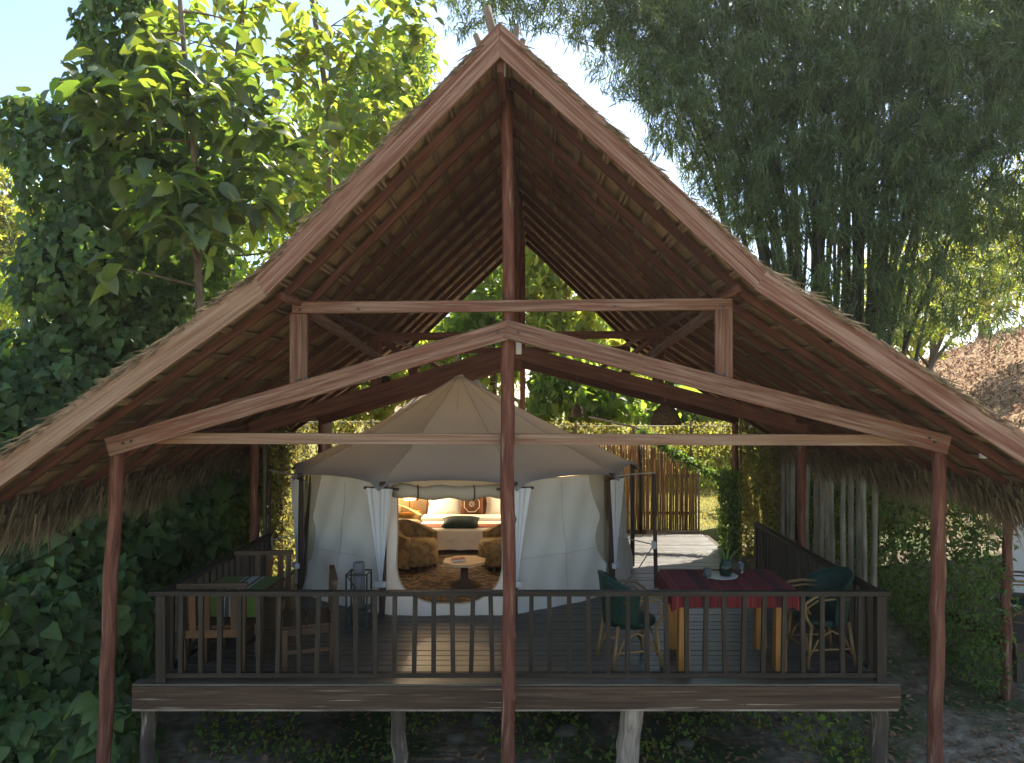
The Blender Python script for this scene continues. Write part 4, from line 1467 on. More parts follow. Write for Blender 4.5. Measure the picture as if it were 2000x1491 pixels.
MB().tube([(2.22, 14.26, -.2), (2.22, 14.26, 1.6)], .03, 6).build('post', M['rail'], bf, True)

ps = thing('bamboo_pole_screen', 'row of tall grey bamboo poles standing right of the deck', 'fence', (4.5, 10.3, -1))
yv = 9.3
while yv < 13.4:
    x = 4.5 + random.uniform(-.05, .05)
    g_ = float(ground_h(np.array(x), np.array(yv)))
    wob_tube((x, yv, g_ - .05), (x + random.uniform(-.04, .04), yv + random.uniform(-.03, .03), H + .05), .042, .034, 8, 8, .008, int(yv * 100)).build('bamboo_pole', M['bamboopale'], ps, True)
    yv += random.uniform(.16, .34)


def leaf_screen(name, label, cat, a, b, z0, z1, n, size, mat, depth=.16, tm=T_SMALL, posts=True, top=None, holes=.0, group=None):
    a, b = Vector((a[0], a[1], 0)), Vector((b[0], b[1], 0))
    t = thing(name, label, cat, (a.x, a.y, z0), group)
    d = (b - a); nv = Vector((d.y, -d.x, 0)).normalized()
    s = RNG.uniform(0, 1, n); q = RNG.uniform(0, 1, n)
    zt = z1 if top is None else z0 + (np.array([top(x) for x in s]) - z0)
    z = z0 + (zt - z0) * q + RNG.normal(0, .02, n)
    off = RNG.normal(0, depth, n) * (0.6 + .8 * np.sin(s * 23 + z * 5) ** 2)
    locs = np.stack([a.x + d.x * s + nv.x * off, a.y + d.y * s + nv.y * off, z], 1)
    if holes:
        keep = np.sin(s * d.length * 9.1 + 1.7 * np.sin(z * 6)) * np.sin(z * 8.3 + 2 * np.sin(s * d.length * 4)) > -1 + holes
        locs = locs[keep]
    n = len(locs)
    tips = rand_dirs(n) * .8 + np.array([0, 0, -.7])
    nor = rand_dirs(n) + np.array([nv.x, nv.y, .25]) * np.sign(RNG.normal(size=n))[:, None]
    foliage(t, name, tm, locs, tips, nor, RNG.uniform(.6, 1.3, n) * size, mat)
    if posts:
        L_ = d.length
        m = int(L_ / 1.3) + 1
        for k in range(m + 1):
            p = a + d * (k / m)
            MB().tube([(p.x, p.y, z0 - .2), (p.x, p.y, (z1 if top is None else top(k / m)))], .03, 6).build('post', M['bark'], t, True)
        for zz in (z0 + .3, (z1 if top is None else min(top(0), top(1))) - .06):
            MB().tube([(a.x, a.y, zz), (b.x, b.y, zz)], .012, 5).build('wire_rail', M['rope'], t)
    return t


leaf_screen('leafy_screen', 'olive leaf netting screen closing the back left of the deck', 'screen', (-5.2, 14.4), (-1.2, 14.9), -.2, 2.12, 9000, .075, M['camo'], .05)
leaf_screen('leafy_screen', 'olive leaf netting screen above the bamboo fence at the back', 'screen', (-.2, 15.0), (4.6, 15.0), 1.0, 2.05, 6000, .075, M['camo'], .05, top=lambda s: 2.02 + .06 * math.sin(s * 9))
leaf_screen('leafy_screen', 'dark leaf netting screen along the left back edge of the deck', 'screen', (-3.9, 10.6), (-4.4, 14.2), -.3, 2.2, 6000, .085, M['camo'], .06)
leaf_screen('leafy_screen', 'sunlit leaf netting hanging right of the mossy post', 'screen', (3.85, 13.0), (4.45, 12.6), -.45, 2.6, 4500, .07, M['camo'], .05, top=lambda s: 2.3)
leaf_screen('hedge', 'low sunlit hedge on the lawn beyond the bamboo fence', 'hedge', (2.6, 21.0), (8.5, 21.5), -.2, 1.75, 9000, .11, M['yellowleaf'], .3, posts=False, top=lambda s: 1.55 + .2 * math.sin(s * 14))
leaf_screen('hedge', 'tall dark climber hedge along the path right of the deck', 'hedge', (5.55, 8.35), (5.35, 13.5), -1.05, 1.75, 15000, .075, M['vine'], .10, tm=T_SMALL, posts=False)

# mossy post of the third truss and the leafy garland
mp_ = thing('climbing_vine', 'dark leafy vine wrapped round the back right shelter post', 'vine', (3.44, 12.25, -.2))
n = 2600
zz = RNG.uniform(-.25, 1.35, n); aa = RNG.uniform(0, 2 * np.pi, n); rr_ = .10 + .10 * RNG.uniform(0, 1, n)
locs = np.stack([3.42 + rr_ * np.cos(aa), 12.2 + rr_ * np.sin(aa), zz], 1)
foliage(mp_, 'mossy', T_SMALL, locs, rand_dirs(n) + np.array([0, 0, -.6]), np.stack([np.cos(aa), np.sin(aa), np.full(n, .3)], 1) + rand_dirs(n) * .5, RNG.uniform(.04, .08, n), M['vine'])
MB().tube([(3.40, 12.18, -.3), (3.46, 12.15, .4), (3.38, 12.2, 1.3)], .05, 6).build('stem', M['bark'], mp_, True)
ga = thing('leaf_garland', 'leafy branch slanting down from the crossbeam to the vine wrapped post', 'garland', P(1400, 930, 12.4))
pts = [P(1150, 815, 13.6), P(1240, 835, 13.3), P(1290, 866, 13.0), P(1345, 902, 12.7), P(1405, 934, 12.4)]
MB().tube(pts, .022, 6).build('branch', M['bark'], ga, True)
n = 900
s = RNG.uniform(1.2, 4, n); i0 = np.minimum(s.astype(int), 3); fr = s - i0
PA = np.array([tuple(p) for p in pts])
locs = PA[i0] * (1 - fr)[:, None] + PA[i0 + 1] * fr[:, None] + RNG.normal(0, .045, (n, 3))
foliage(ga, 'garland', T_SMALL, locs, rand_dirs(n) + np.array([0, 0, -.5]), rand_dirs(n), RNG.uniform(.05, .10, n), M['vine'])

# ------------------------------------------------------------------ huts beyond
hut = thing('thatched_hut', 'small hut with a sunlit conical thatched roof behind the tent', 'hut', (-1.7, 17.0, 0))
MB().lathe((-1.7, 17.0, 0), [(1.78, 1.90), (1.74, 1.99), (1.36, 2.27), (.85, 2.66), (.38, 3.06), (.09, 3.36), (.0, 3.40)], 22).build('roof', M['hutthatch'], hut, True)
MB().tube([(-1.7, 17, 3.3), (-1.68, 17, 3.62)], [.07, .03], 8).build('finial', M['straw'], hut, True)
MB().lathe((-1.7, 17.0, 0), [(1.45, -.3), (1.45, 2.2)], 18).build('wall', M['bamboofence'], hut, True)

nb = thing('neighbour_tent', 'neighbouring tent deck with pale canvas wall and thatch eave beyond the hedge', 'tent', (6.6, 9.5, -1))
wob_tube((5.62, 8.45, -1.1), (5.66, 8.45, 1.75), .062, .052, 9, 9, .012, 77).build('post', M['post'], nb, True)
MB().box((6.05, 8.9, -.62), (11.0, 14.0, -.46)).build('deck', M['rim'], nb)
MB().box((6.10, 8.95, -1.1), (6.20, 9.05, -.62)).build('stilt', M['stump_dark'], nb)
MB().grid(lambda u, v: Vector((6.95 + 3.0 * u, 10.4 + 1.2 * u * u + .06 * math.sin(u * 9), -.46 + 2.1 * v)), 14, 6).build('wall_panel', M['hutwall'], nb, True)
MB().hexa([(5.45, 8.2, 1.62), (5.45, 14, 1.62), (5.45, 14, 1.74), (5.45, 8.2, 1.74)], [(9.0, 8.2, 1.74), (9.0, 14, 1.74), (9.0, 14, 1.86), (9.0, 8.2, 1.86)]).build('thatch_roof', M['thatch'], nb)
n = 2500
p = np.stack([RNG.uniform(5.42, 5.75, n), RNG.uniform(8.1, 14, n), RNG.uniform(1.58, 1.75, n)], 1)
p2 = np.stack([RNG.uniform(5.45, 7.2, n), np.full(n, 8.2), np.zeros(n)], 1); p2[:, 2] = 1.62 + (p2[:, 0] - 5.45) * .035
o = link(straws(np.concatenate([p, p2]), np.tile(np.array([[-.2, -.1, -1.0]]), (2 * n, 1)) + RNG.normal(size=(2 * n, 3)) * .15, RNG.uniform(.15, .42, 2 * n)), nb)
o['kind'] = 'stuff'

# ------------------------------------------------------------------ trees and plants


def bez(p0, p1, sag, n=6):
    p0, p1 = Vector(p0), Vector(p1)
    return [p0.lerp(p1, i / n) + Vector((0, 0, sag * math.sin(math.pi * i / n))) for i in range(n + 1)]


def whorl_tree(name, label, cat, trunk, tr, centres, per, size, mat, key, nparts, group=None, droop=.35, spread=.16, tm=T_TEAK, limb=.018):
    t = thing(name, label, cat, trunk[0], group)
    mb = MB()
    nT = len(trunk)
    mb.tube(trunk, [tr * (1 - .55 * i / (nT - 1)) for i in range(nT)], 9)
    TP = [Vector(p) for p in trunk]
    fine = [TP[i].lerp(TP[i + 1], k / 6) for i in range(nT - 1) for k in range(6)]
    locs, tips, nors, sz = [], [], [], []
    centres = sorted([Vector(c) for c in centres], key=lambda c: min((q - c).length for q in fine))
    nodes = [(q, 0) for q in fine]
    for c in centres:
        src, lvl = min(nodes, key=lambda q: (q[0] - c).length * (1.0 + .18 * q[1]) + (.8 if q[0].z > c.z + .05 else 0))
        rl = limb * (.62 ** lvl)
        mb.tube(bez(src, c, random.uniform(-.06, .05) * (c - src).length), [max(.004, rl * (1.2 - .75 * i / 6)) for i in range(7)], 5)
        nodes.append((c, lvl + 1)); nodes.append((src.lerp(c, .6), lvl + 1))
        axis = (c - src).normalized()
        for k in range(per):
            a = 2 * math.pi * (k * .382 + random.random() * .12) * 1.0
            r_ = Vector((math.cos(a), math.sin(a), random.uniform(-.6, .4))) + axis * .35 + Vector((0, 0, -droop * random.uniform(.3, 2.0)))
            r_.normalize()
            base = c + Vector((random.gauss(0, spread), random.gauss(0, spread), random.gauss(0, spread * .9)))
            locs.append(base); tips.append(r_)
            nors.append(Vector((random.gauss(0, .45), random.gauss(0, .45) - .25, 1.0)))
            sz.append(size * random.uniform(.55, 1.2))
    mb.build('trunk', M['bark'], t, True)
    foliage(t, key, tm, np.array(locs), np.array(tips), np.array(nors), np.array(sz), mat, nparts, under_roof)
    return t


def px_centres(regions):
    out = []
    for (u, v, ru, rv, d0, d1, n) in regions:
        for _ in range(n):
            a = random.random() * 2 * math.pi; q = math.sqrt(random.random())
            out.append(P(u + ru * q * math.cos(a), v + rv * q * math.sin(a), random.uniform(d0, d1)))
    return out


# teak saplings with very large leaves at the left
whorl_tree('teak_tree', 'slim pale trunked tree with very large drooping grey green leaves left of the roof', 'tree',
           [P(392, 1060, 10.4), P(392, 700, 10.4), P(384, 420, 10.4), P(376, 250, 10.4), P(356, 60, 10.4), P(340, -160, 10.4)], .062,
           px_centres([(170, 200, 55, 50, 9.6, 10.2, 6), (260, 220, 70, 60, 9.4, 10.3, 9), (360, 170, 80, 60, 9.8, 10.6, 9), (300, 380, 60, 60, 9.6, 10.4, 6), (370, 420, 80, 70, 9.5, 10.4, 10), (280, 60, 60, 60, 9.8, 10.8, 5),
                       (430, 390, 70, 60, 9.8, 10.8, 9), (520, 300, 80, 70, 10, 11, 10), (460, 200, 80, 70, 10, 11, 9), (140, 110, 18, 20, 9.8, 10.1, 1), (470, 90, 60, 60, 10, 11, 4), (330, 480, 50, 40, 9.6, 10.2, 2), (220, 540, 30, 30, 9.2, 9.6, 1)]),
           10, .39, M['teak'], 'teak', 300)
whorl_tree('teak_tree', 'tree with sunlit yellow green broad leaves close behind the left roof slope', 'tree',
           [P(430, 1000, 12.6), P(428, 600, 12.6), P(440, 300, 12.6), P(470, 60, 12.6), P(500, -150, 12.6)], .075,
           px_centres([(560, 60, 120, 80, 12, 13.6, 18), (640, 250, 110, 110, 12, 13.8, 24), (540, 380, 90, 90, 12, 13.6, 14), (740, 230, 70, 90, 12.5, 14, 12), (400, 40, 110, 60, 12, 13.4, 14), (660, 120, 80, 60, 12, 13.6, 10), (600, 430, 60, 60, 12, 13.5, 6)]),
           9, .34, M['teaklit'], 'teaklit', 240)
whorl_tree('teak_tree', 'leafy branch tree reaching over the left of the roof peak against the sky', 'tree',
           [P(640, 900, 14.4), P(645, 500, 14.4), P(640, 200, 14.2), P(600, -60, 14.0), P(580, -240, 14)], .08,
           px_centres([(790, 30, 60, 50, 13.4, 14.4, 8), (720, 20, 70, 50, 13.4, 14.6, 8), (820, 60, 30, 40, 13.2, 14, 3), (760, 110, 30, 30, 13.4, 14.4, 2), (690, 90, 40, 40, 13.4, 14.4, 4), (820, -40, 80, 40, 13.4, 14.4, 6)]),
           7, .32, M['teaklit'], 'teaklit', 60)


def lump_shell(t, key, lumps, n, size, mat, nparts, tm=T_HEART, thick=.16, core=True, face=(-.1, -1, .5)):
    """leaves hung over the outside of a set of ellipsoids, with solid dark cores behind them"""
    vol = np.array([(a[3] * a[4] + a[3] * a[5] + a[4] * a[5]) for a in lumps]); vol /= vol.sum()
    pick = RNG.choice(len(lumps), n, p=vol)
    Lm = np.array(lumps)[pick]
    d = rand_dirs(n); d[:, 1] = np.where(RNG.uniform(size=n) < .7, -np.abs(d[:, 1]), d[:, 1])
    k = 1 - np.abs(RNG.normal(0, thick, n)) + np.maximum(0, RNG.normal(-.05, .13, n)) + .13 * np.sin(d[:, 0] * 7 + pick) * np.sin(d[:, 2] * 6 + pick * 2)
    locs = Lm[:, :3] + d * Lm[:, 3:6] * k[:, None]
    # drop leaves that sit well inside another lump
    keep = np.ones(n, bool)
    for j, a in enumerate(lumps):
        q = (((locs - np.array(a[:3])) / np.array(a[3:6])) ** 2).sum(1)
        keep &= (q > .5) | (pick == j)
    g_ = ground_h(locs[:, 0], locs[:, 1])
    keep &= locs[:, 2] > g_ - .05
    locs, d = locs[keep], d[keep]
    n = len(locs)
    nor = d / np.linalg.norm(d, axis=1, keepdims=True) + np.array(face) * .5 + rand_dirs(n) * .55
    tips = np.array([0, -.15, -1.0]) + rand_dirs(n) * .75 + d * .5
    foliage(t, key, tm, locs, tips, nor, RNG.uniform(.32, 1.0, n) ** 1.2 * size * 1.35, mat, nparts, under_roof)
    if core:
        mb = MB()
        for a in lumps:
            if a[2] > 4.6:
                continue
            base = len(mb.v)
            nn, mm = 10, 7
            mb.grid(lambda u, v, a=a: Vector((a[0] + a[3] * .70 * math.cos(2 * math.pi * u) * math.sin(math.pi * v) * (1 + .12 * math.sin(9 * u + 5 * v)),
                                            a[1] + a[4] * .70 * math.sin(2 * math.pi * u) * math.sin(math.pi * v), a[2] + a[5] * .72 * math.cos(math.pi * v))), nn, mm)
        mb.build('dark_core', M['core'], t, True)  # solid dark filler put in for the shaded inside of the leaf lumps


def E(u, v, d, ru, rv, rd):
    c = P(u, v, d)
    return (c.x, c.y, c.z, ru * d / F, rd, rv * d / F)


vt = thing('vine_covered_tree', 'tree smothered in dark green climbing vine at the far left', 'tree', (-6.9, 10.6, -.9))
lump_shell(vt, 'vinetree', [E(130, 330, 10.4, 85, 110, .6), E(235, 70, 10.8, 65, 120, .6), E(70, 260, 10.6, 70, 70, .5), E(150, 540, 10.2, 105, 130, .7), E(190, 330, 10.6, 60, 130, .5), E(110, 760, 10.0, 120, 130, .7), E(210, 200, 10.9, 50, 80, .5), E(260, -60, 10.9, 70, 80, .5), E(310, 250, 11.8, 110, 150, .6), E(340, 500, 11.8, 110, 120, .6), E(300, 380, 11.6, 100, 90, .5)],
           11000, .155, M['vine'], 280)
MB().tube([(-6.6, 10.9, -1.0), (-6.5, 10.9, 2.5), (-6.4, 10.9, 5.5), (-6.0, 10.9, 8.5)], [.18, .15, .11, .06], 9).build('trunk', M['bark'], vt, True)
ub = thing('shrub', 'dense broad leaved vine thicket left of the deck under the thatch eave', 'shrub', (-5.2, 8.3, -1), 'green thickets left of the deck')
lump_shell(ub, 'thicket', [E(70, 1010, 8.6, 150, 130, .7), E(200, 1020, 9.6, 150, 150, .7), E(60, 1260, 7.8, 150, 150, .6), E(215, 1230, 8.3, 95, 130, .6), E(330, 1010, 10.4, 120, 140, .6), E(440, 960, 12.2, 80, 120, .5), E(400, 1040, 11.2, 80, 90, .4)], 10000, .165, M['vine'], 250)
ub = thing('shrub', 'dark broad leaved thicket at the lower left corner beside the front log post', 'shrub', (-4.3, 7.0, -1), 'green thickets left of the deck')
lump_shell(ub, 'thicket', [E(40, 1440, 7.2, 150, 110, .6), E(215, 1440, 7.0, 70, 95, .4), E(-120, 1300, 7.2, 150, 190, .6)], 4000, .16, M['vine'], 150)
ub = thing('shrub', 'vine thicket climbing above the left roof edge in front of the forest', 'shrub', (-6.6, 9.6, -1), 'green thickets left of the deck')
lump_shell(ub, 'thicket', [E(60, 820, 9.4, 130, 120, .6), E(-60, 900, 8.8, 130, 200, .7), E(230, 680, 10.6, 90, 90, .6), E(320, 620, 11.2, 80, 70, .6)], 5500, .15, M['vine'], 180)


def crown_tree(name, label, base, tr, lumps, n, size, mat, group=None, tm=T_SMALL, thick=.30, fork=None):
    t = thing(name, label, 'tree', base, group)
    b = Vector(base)
    vol = np.array([a[3] * a[4] * a[5] for a in lumps]) ** .8; vol /= vol.sum()
    pick = RNG.choice(len(lumps), n, p=vol)
    Lm = np.array(lumps)[pick]
    d = rand_dirs(n)
    # clumps: leaves gather round random twig ends in the ellipsoid
    nc = max(12, n // 26)
    cp = RNG.choice(len(lumps), nc, p=vol)
    cd_ = rand_dirs(nc) * (RNG.uniform(.25, 1, nc) ** .45)[:, None]
    cc = np.array(lumps)[cp][:, :3] + cd_ * np.array(lumps)[cp][:, 3:6]
    ci = RNG.integers(0, nc, n)
    rad = np.array(lumps)[cp][:, 3:6].mean(1) * .20
    locs = cc[ci] + RNG.normal(size=(n, 3)) * rad[ci][:, None] * np.array([1, 1, .7])
    tips = rand_dirs(n) * .9 + np.array([0, 0, -.45])
    nor = np.array([0, -.1, 1.0]) + rand_dirs(n) * .75
    foliage(t, name + key_of(mat), tm, locs, tips, nor, RNG.uniform(.6, 1.3, n) * size, mat)
    mb = MB()
    top = Vector(np.array(lumps)[:, :3].mean(0))
    top.z = max(a[2] for a in lumps)
    mid = b.lerp(Vector((top.x, top.y, b.z + (top.z - b.z) * .45)), 1.0)
    mb.tube([b - Vector((0, 0, .2)), b.lerp(mid, .5) + Vector((.06, 0, 0)), mid, Vector((top.x, top.y, top.z))], [tr, tr * .85, tr * .65, tr * .2], 8)
    for a in lumps:
        c = Vector(a[:3])
        mb.tube(bez(b.lerp(mid, random.uniform(.6, 1)), c, -.2), [tr * .4 * (1 - .12 * i) for i in range(7)], 5)
        for q in range(5):
            e = c + Vector([random.uniform(-.75, .75) * a[3 + w_] for w_ in range(3)])
            mb.tube([c, c.lerp(e, .5) + Vector((0, 0, .1)), e], [tr * .15, tr * .1, tr * .04], 4)
    mb.build('trunk', M['bark'], t, True)
    return t


def key_of(m):
    return m.name.replace(' ', '')


def G(x, y):
    return (x, y, float(ground_h(np.array(float(x)), np.array(float(y)))))


grp = 'trees behind the shelter'
crown_tree('broadleaf_tree', 'bright green tree seen through the gable right of the front post', G(1.2, 19.5), .16, [E(1100, 560, 19.5, 85, 70, 1.2), E(1080, 650, 19, 80, 60, 1.0), E(1160, 720, 19.5, 90, 70, 1.2), E(1080, 470, 20, 70, 60, 1.0)], 3000, .30, M['yellowleaf'], grp, T_TEAK)
crown_tree('broadleaf_tree', 'bright green tree seen through the gable left of the front post', G(-1.0, 20.5), .15, [E(960, 580, 20.5, 70, 70, 1.2), E(920, 660, 20.5, 80, 60, 1.2), E(970, 690, 20, 60, 50, 1.0), E(1000, 480, 21, 70, 60, 1.2)], 2900, .28, M['small'], grp, T_TEAK)
crown_tree('broadleaf_tree', 'leafy shrub tree behind the tent between post and wicker lamp', G(1.9, 17.3), .12, [E(1110, 790, 17.2, 75, 60, .9), E(1190, 780, 17.5, 70, 60, .9), E(1100, 730, 17.6, 60, 50, .8)], 2600, .24, M['small'], grp, T_TEAK)
crown_tree('broadleaf_tree', 'sunlit yellow green bush behind the back left screen', G(-4.2, 18.5), .12, [E(700, 770, 18.5, 70, 50, 1.0), E(770, 730, 19, 60, 50, 1.0), E(640, 800, 18, 60, 50, 1.0), E(830, 710, 20, 50, 50, .9)], 4200, .24, M['yellowleaf'], grp, T_TEAK)
crown_tree('broadleaf_tree', 'green tree far behind the tent filling the gable', G(.5, 30), .25, [E(1050, 620, 30, 150, 90, 2.5), E(900, 700, 30, 130, 80, 2.5), E(1200, 700, 30, 130, 80, 2.5)], 9000, .32, M['small'], grp)
crown_tree('broadleaf_tree', 'green bushy tree behind the wicker bell lamp', G(5.2, 26), .2, [E(1270, 720, 26, 90, 70, 1.6), E(1360, 760, 25, 90, 60, 1.5), E(1440, 740, 25, 90, 80, 1.6), E(1300, 800, 24, 110, 40, 1.3)], 8000, .26, M['small'], grp, T_TEAK)
crown_tree('broadleaf_tree', 'pale sunlit tree far off at the left edge', G(-18, 26), .25, [E(20, 380, 26, 60, 90, 1.6), E(-40, 500, 25, 90, 110, 2.0), E(30, 520, 26, 50, 80, 1.5)], 6500, .24, M['yellowleaf'], grp)
crown_tree('broadleaf_tree', 'green tree behind the vine covered trunk at left', G(-12.5, 20), .25, [E(60, 620, 20, 110, 110, 2.0), E(330, 560, 19, 150, 150, 2.0), E(250, 320, 19, 100, 100, 1.8), E(430, 640, 18, 120, 110, 1.6)], 9000, .26, M['small'], grp)
crown_tree('broadleaf_tree', 'small leaved green tree against the sky left of the roof peak', G(-3.6, 19), .22, [E(760, 150, 19, 70, 60, 1.4), E(820, 110, 19, 45, 40, 1.0), E(700, 260, 18.5, 90, 90, 1.4), E(790, 180, 18.5, 50, 45, 1.0), E(600, 360, 18, 100, 90, 1.5)], 8000, .20, M['small'], grp)
crown_tree('broadleaf_tree', 'far green tree low behind the left roof slope', G(-8.5, 24), .25, [E(560, 520, 23, 160, 160, 2.5), E(420, 330, 23, 140, 120, 2.2), E(620, 260, 23, 100, 100, 2.0)], 9000, .27, M['small'], grp)
crown_tree('broadleaf_tree', 'yellow green tree in sun beyond the bamboo at the right edge', G(22, 35), .3, [E(1930, 500, 35, 110, 80, 2.4), E(1820, 540, 35, 90, 60, 2.4), E(2040, 420, 36, 120, 110, 3.0), E(1880, 420, 35, 90, 60, 2.4), E(1960, 600, 34, 120, 50, 2)], 14000, .27, M['yellowleaf'], grp, T_BAMBOO + T_SMALL)
crown_tree('broadleaf_tree', 'dark green tree behind the right end of the deck', G(7.4, 18.5), .22, [E(1520, 880, 17.5, 110, 110, 1.2), E(1640, 900, 16.5, 110, 120, 1.2), E(1580, 760, 18, 120, 90, 1.4)], 7500, .20, M['vine'], grp)
crown_tree('broadleaf_tree', 'yellow green bush in sun low beyond the bamboo clump', G(9.6, 19), .15, [E(1760, 620, 19, 80, 60, 1.2), E(1700, 560, 20, 60, 70, 1.2), E(1850, 610, 20, 70, 40, 1.0), E(1790, 520, 21, 90, 60, 1.3), E(1880, 540, 22, 90, 70, 1.3), E(1960, 500, 23, 80, 90, 1.4), E(1790, 660, 21, 80, 40, 1.0)], 11000, .20, M['yellowleaf'], grp, T_BAMBOO + T_SMALL)

# giant bamboo clump
bc = thing('bamboo_clump', 'huge dark bamboo clump with feathery hanging foliage right of the roof', 'bamboo', (6.1, 14.4, -.6))
rr = random.Random(5)
for i in range(90):
    bx, by = 6.05 + rr.gauss(0, .55), 14.2 + rr.gauss(0, .35)
    bz = float(ground_h(np.array(bx), np.array(by)))
    lean = (bx - 6.05) * .30 + rr.gauss(0, .30)
    hh = rr.uniform(8.5, 12.5)
    pts = []
    for k in range(9):
        t = k / 8
        pts.append((bx + lean * t * 2.2 + lean * 1.6 * t ** 3, by + (by - 14.2) * .5 * t - rr.uniform(.0, .5) * t * t, bz + hh * t * (1 - .08 * abs(lean) * t)))
    MB().tube(pts, [.052 * (1 - .75 * (k / 8) ** 1.5) for k in range(9)], 6).build('culm', M['culm'], bc, True)


def dens(u, v):
    d = 0.0
    edge = 1095 + max(0, v - 40) * .72                  # left limit of the mass against the sky
    if v < 75 and 870 < u < 1300:
        d = max(d, .30 * (1 - v / 90) + .1 * (u > 1000))
    if u > edge:
        d = max(d, min(1, (u - edge) / 120) * .8 + .12)
    if v > 330:
        d *= .85
    if v > 470:
        d *= .4 if u > 1700 else .35
    if v > 600:
        d *= .5
    if 1480 < u < 1700 and v > 420:
        d *= .7
    if u > 1900 and v > 300:
        d *= .6
    return d


cs = []
while len(cs) < 7000:
    u, v = random.uniform(860, 2120), random.uniform(-120, 660)
    if random.random() < dens(u, v):
        cs.append(P(u, v, random.triangular(11.4, 15.6, 13.4)))
locs, tips, nors = [], [], []
for c in cs:
    ax = Vector((random.gauss(0, .6), random.gauss(0, .5), random.uniform(-1.1, .2))).normalized()
    Lb = random.uniform(.25, .6)
    for k in range(random.randint(24, 42)):
        t = random.random()
        locs.append(c + ax * (t - .5) * Lb + Vector((random.gauss(0, .05), random.gauss(0, .05), random.gauss(0, .05))))
        tips.append(ax * .8 + Vector((random.gauss(0, .55), random.gauss(0, .55), random.gauss(-.35, .45))))
        nors.append(Vector((random.gauss(0, .6), random.gauss(0, .6) - .2, 1)))
foliage(bc, 'bambooleaf', T_BAMBOO, np.array(locs), np.array(tips), np.array(nors), RNG.uniform(.11, .22, len(locs)), M['bambooleaf'])
mb = MB()
for c in random.sample(cs, 700):
    src = Vector((6.1 + (c.x - 6.1) * .55, 14.2 + random.uniform(-.4, .4), c.z + random.uniform(-.4, .9)))
    mb.tube(bez(src, c, .15, 4), [.010, .008, .006, .005, .004], 4)
ob = mb.build('twigs', M['culm'], bc, True)
ob['kind'] = 'stuff'

# banana plant behind the wicker lamp
bn = thing('banana_plant', 'banana plant with bright translucent leaves behind the wicker lamp', 'plant', G(4.9, 16.3))
MB().tube([G(4.9, 16.3), (4.95, 16.3, 1.2), (4.9, 16.3, 2.0)], [.12, .1, .06], 9).build('stem', M['vine'], bn, True)
for (tip, sag) in ((P(1290, 800, 15.8), .5), (P(1420, 800, 15.6), .35), (P(1360, 745, 16.2), .5), (P(1500, 860, 16), .5), (P(1400, 700, 16.6), .4), (P(1300, 760, 16.8), .5)):
    root = Vector((4.9, 16.3, 1.95))
    sp_ = bez(root, tip, sag, 10)
    dirn = (tip - root).normalized()
    sd2 = dirn.cross(Vector((0, .4, 1))).normalized()

    def fn(u, v, sp_=sp_, sd2=sd2):
        i = min(int(v * 10), 9)
        p = sp_[i].lerp(sp_[i + 1], v * 10 - i)
        wv = .26 * math.sin(math.pi * min(1, v * .9 + .05)) ** .6
        return p + sd2 * (u - .5) * 2 * wv + Vector((0, 0, -.12 * abs(u - .5) * 2))
    MB().grid(fn, 6, 20).build('leaf', M['banana'], bn, True)

# fallen leaves, weeds and stones
n = 22000
x, yv = RNG.uniform(7.5, 22, n), RNG.uniform(13, 30, n)
locs = np.stack([x, yv, ground_h(x, yv) + .03 + RNG.uniform(0, .10, n)], 1)
o = scatter('fallen_leaves', T_SMALL, locs, frames(rand_dirs(n), rand_dirs(n) * .8 + np.array([-.3, -.3, 1])), RNG.uniform(.05, .16, n), M['litter'])
tag(o, 'dry brown fallen leaves covering the slope at right', 'leaves')
n = 6000
x, yv = RNG.uniform(-3.5, 6.0, n), RNG.uniform(6.6, 13, n)
locs = np.stack([x, yv, ground_h(x, yv) + .012], 1)
o = scatter('fallen_leaves', T_SMALL, locs, frames(rand_dirs(n) * np.array([1, 1, .15]), rand_dirs(n) * .25 + np.array([0, 0, 1])), RNG.uniform(.05, .11, n), M['litter'])
tag(o, 'scattered dry leaves on the soil below and beside the deck', 'leaves')
n = 5000
x, yv = RNG.uniform(-3.6, 3.6, n), RNG.uniform(7.0, 9.6, n)
cl = np.sin(x * 3.1 + yv) * np.sin(yv * 2.7 - x) > -.15
x, yv = x[cl], yv[cl]; n = len(x)
locs = np.stack([x, yv, ground_h(x, yv) + RNG.uniform(0, .2, n) * RNG.uniform(0, 1, n)], 1)
o = scatter('ground_cover', T_SMALL + T_HEART, locs, frames(rand_dirs(n) + np.array([0, 0, .3]), rand_dirs(n) * .7 + np.array([0, -.4, .8])), RNG.uniform(.025, .07, n), M['small'])
tag(o, 'low green weeds on the bank under the deck', 'weeds')
n = 26000
x, yv = RNG.uniform(-3, 10, n), RNG.uniform(14.6, 24, n)
gl = ground_h(x, yv)
L = np.stack([x, yv, gl], 1)
o = straws(L, np.tile(np.array([[0, 0, 1.0]]), (n, 1)) + RNG.normal(size=(n, 3)) * .35, RNG.uniform(.04, .12, n), .006, 'grass')
o.data.materials[0] = M['camo']
COL.objects.link(o)
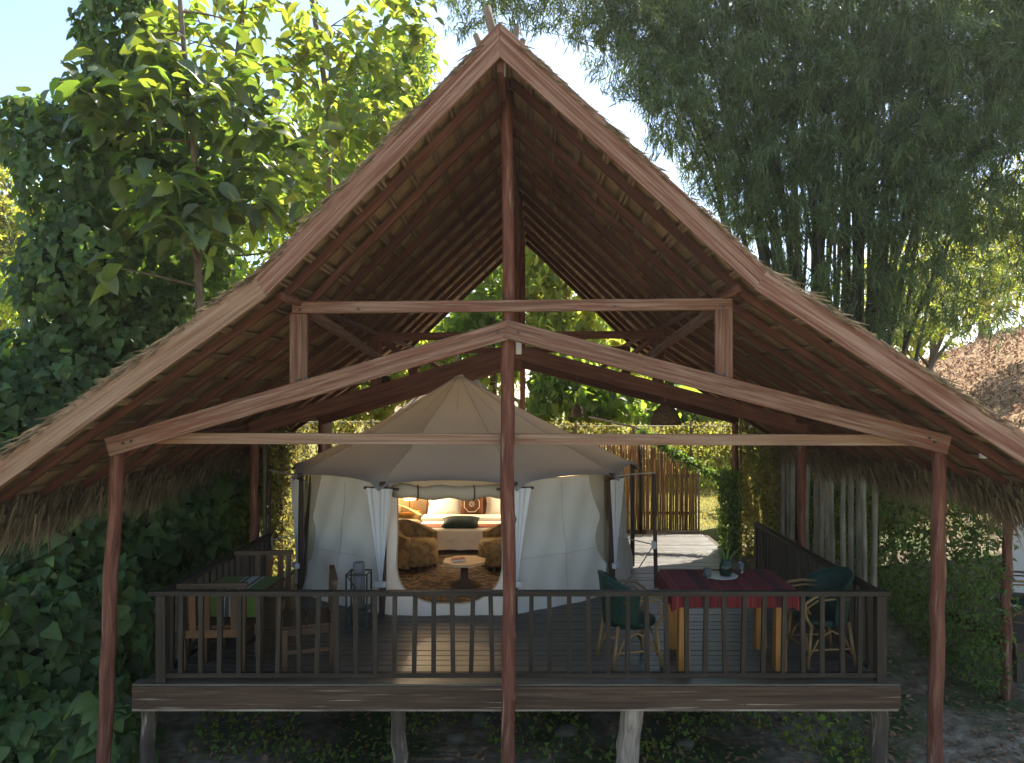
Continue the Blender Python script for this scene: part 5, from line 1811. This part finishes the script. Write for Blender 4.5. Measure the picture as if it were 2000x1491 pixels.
tag(o, 'short yellow green grass on the sunlit lawn behind the deck', 'grass', None, 'stuff')
stone_spots = [(-1.35, 7.3, .13), (-.75, 7.5, .10), (-.2, 7.25, .09), (.4, 7.6, .12), (-2.2, 7.4, .12), (1.6, 7.35, .09), (2.3, 7.6, .12), (-.5, 7.9, .15)]
where = ['left of the second stilt', 'just right of the second stilt', 'left of the front centre post', 'right of the front centre post', 'between the two left stilts', 'right of the pale leaning stilt', 'left of the right stilt', 'deep in the shade behind the centre post']
for (sx_, sy_, r_), wh_ in list(zip(stone_spots, where))[1::2]:
    z = float(ground_h(np.array(sx_), np.array(sy_)))
    ph = random.random() * 9
    mb = MB().grid(lambda u, v: Vector((sx_ + r_ * math.cos(2 * math.pi * u) * math.sin(math.pi * v) * (1 + .18 * math.sin(6.28 * u * 2 + ph)),
                                        sy_ + r_ * .8 * math.sin(2 * math.pi * u) * math.sin(math.pi * v) * (1 + .15 * math.cos(6.28 * u * 3 + ph)),
                                        z + .02 + r_ * .6 * math.cos(math.pi * v) * (1 + .1 * math.sin(6.28 * u + ph)))), 12, 8)
    tag(mb.build('stone', M['rock'], None, True), 'mossy stone on the bank under the deck, ' + wh_, 'stone', 'stones under the deck')


# ------------------------------------------------------------------ the bright morning air
hm = bpy.data.materials.new('haze')
hm.use_nodes = True
n_ = hm.node_tree.nodes
n_.remove(n_['Principled BSDF'])
pv = n_.new('ShaderNodeVolumePrincipled')
pv.inputs['Color'].default_value = (.94, .96, .94, 1)
pv.inputs['Density'].default_value = HAZE
pv.inputs['Anisotropy'].default_value = .45
hm.node_tree.links.new(pv.outputs[0], n_['Material Output'].inputs['Volume'])
import bmesh
bm = bmesh.new()
bmesh.ops.create_cube(bm, size=1.0, matrix=Matrix.Translation((0, 35, 6.05)) @ Matrix.Diagonal((144, 154, 16.9, 1)))
me = bpy.data.meshes.new('haze')
bm.to_mesh(me); bm.free()
me.materials.append(hm)
hz = bpy.data.objects.new('haze', me)
COL.objects.link(hz)
hz['kind'] = 'stuff'
hz['label'] = 'thin bright haze in the air round the shelter'
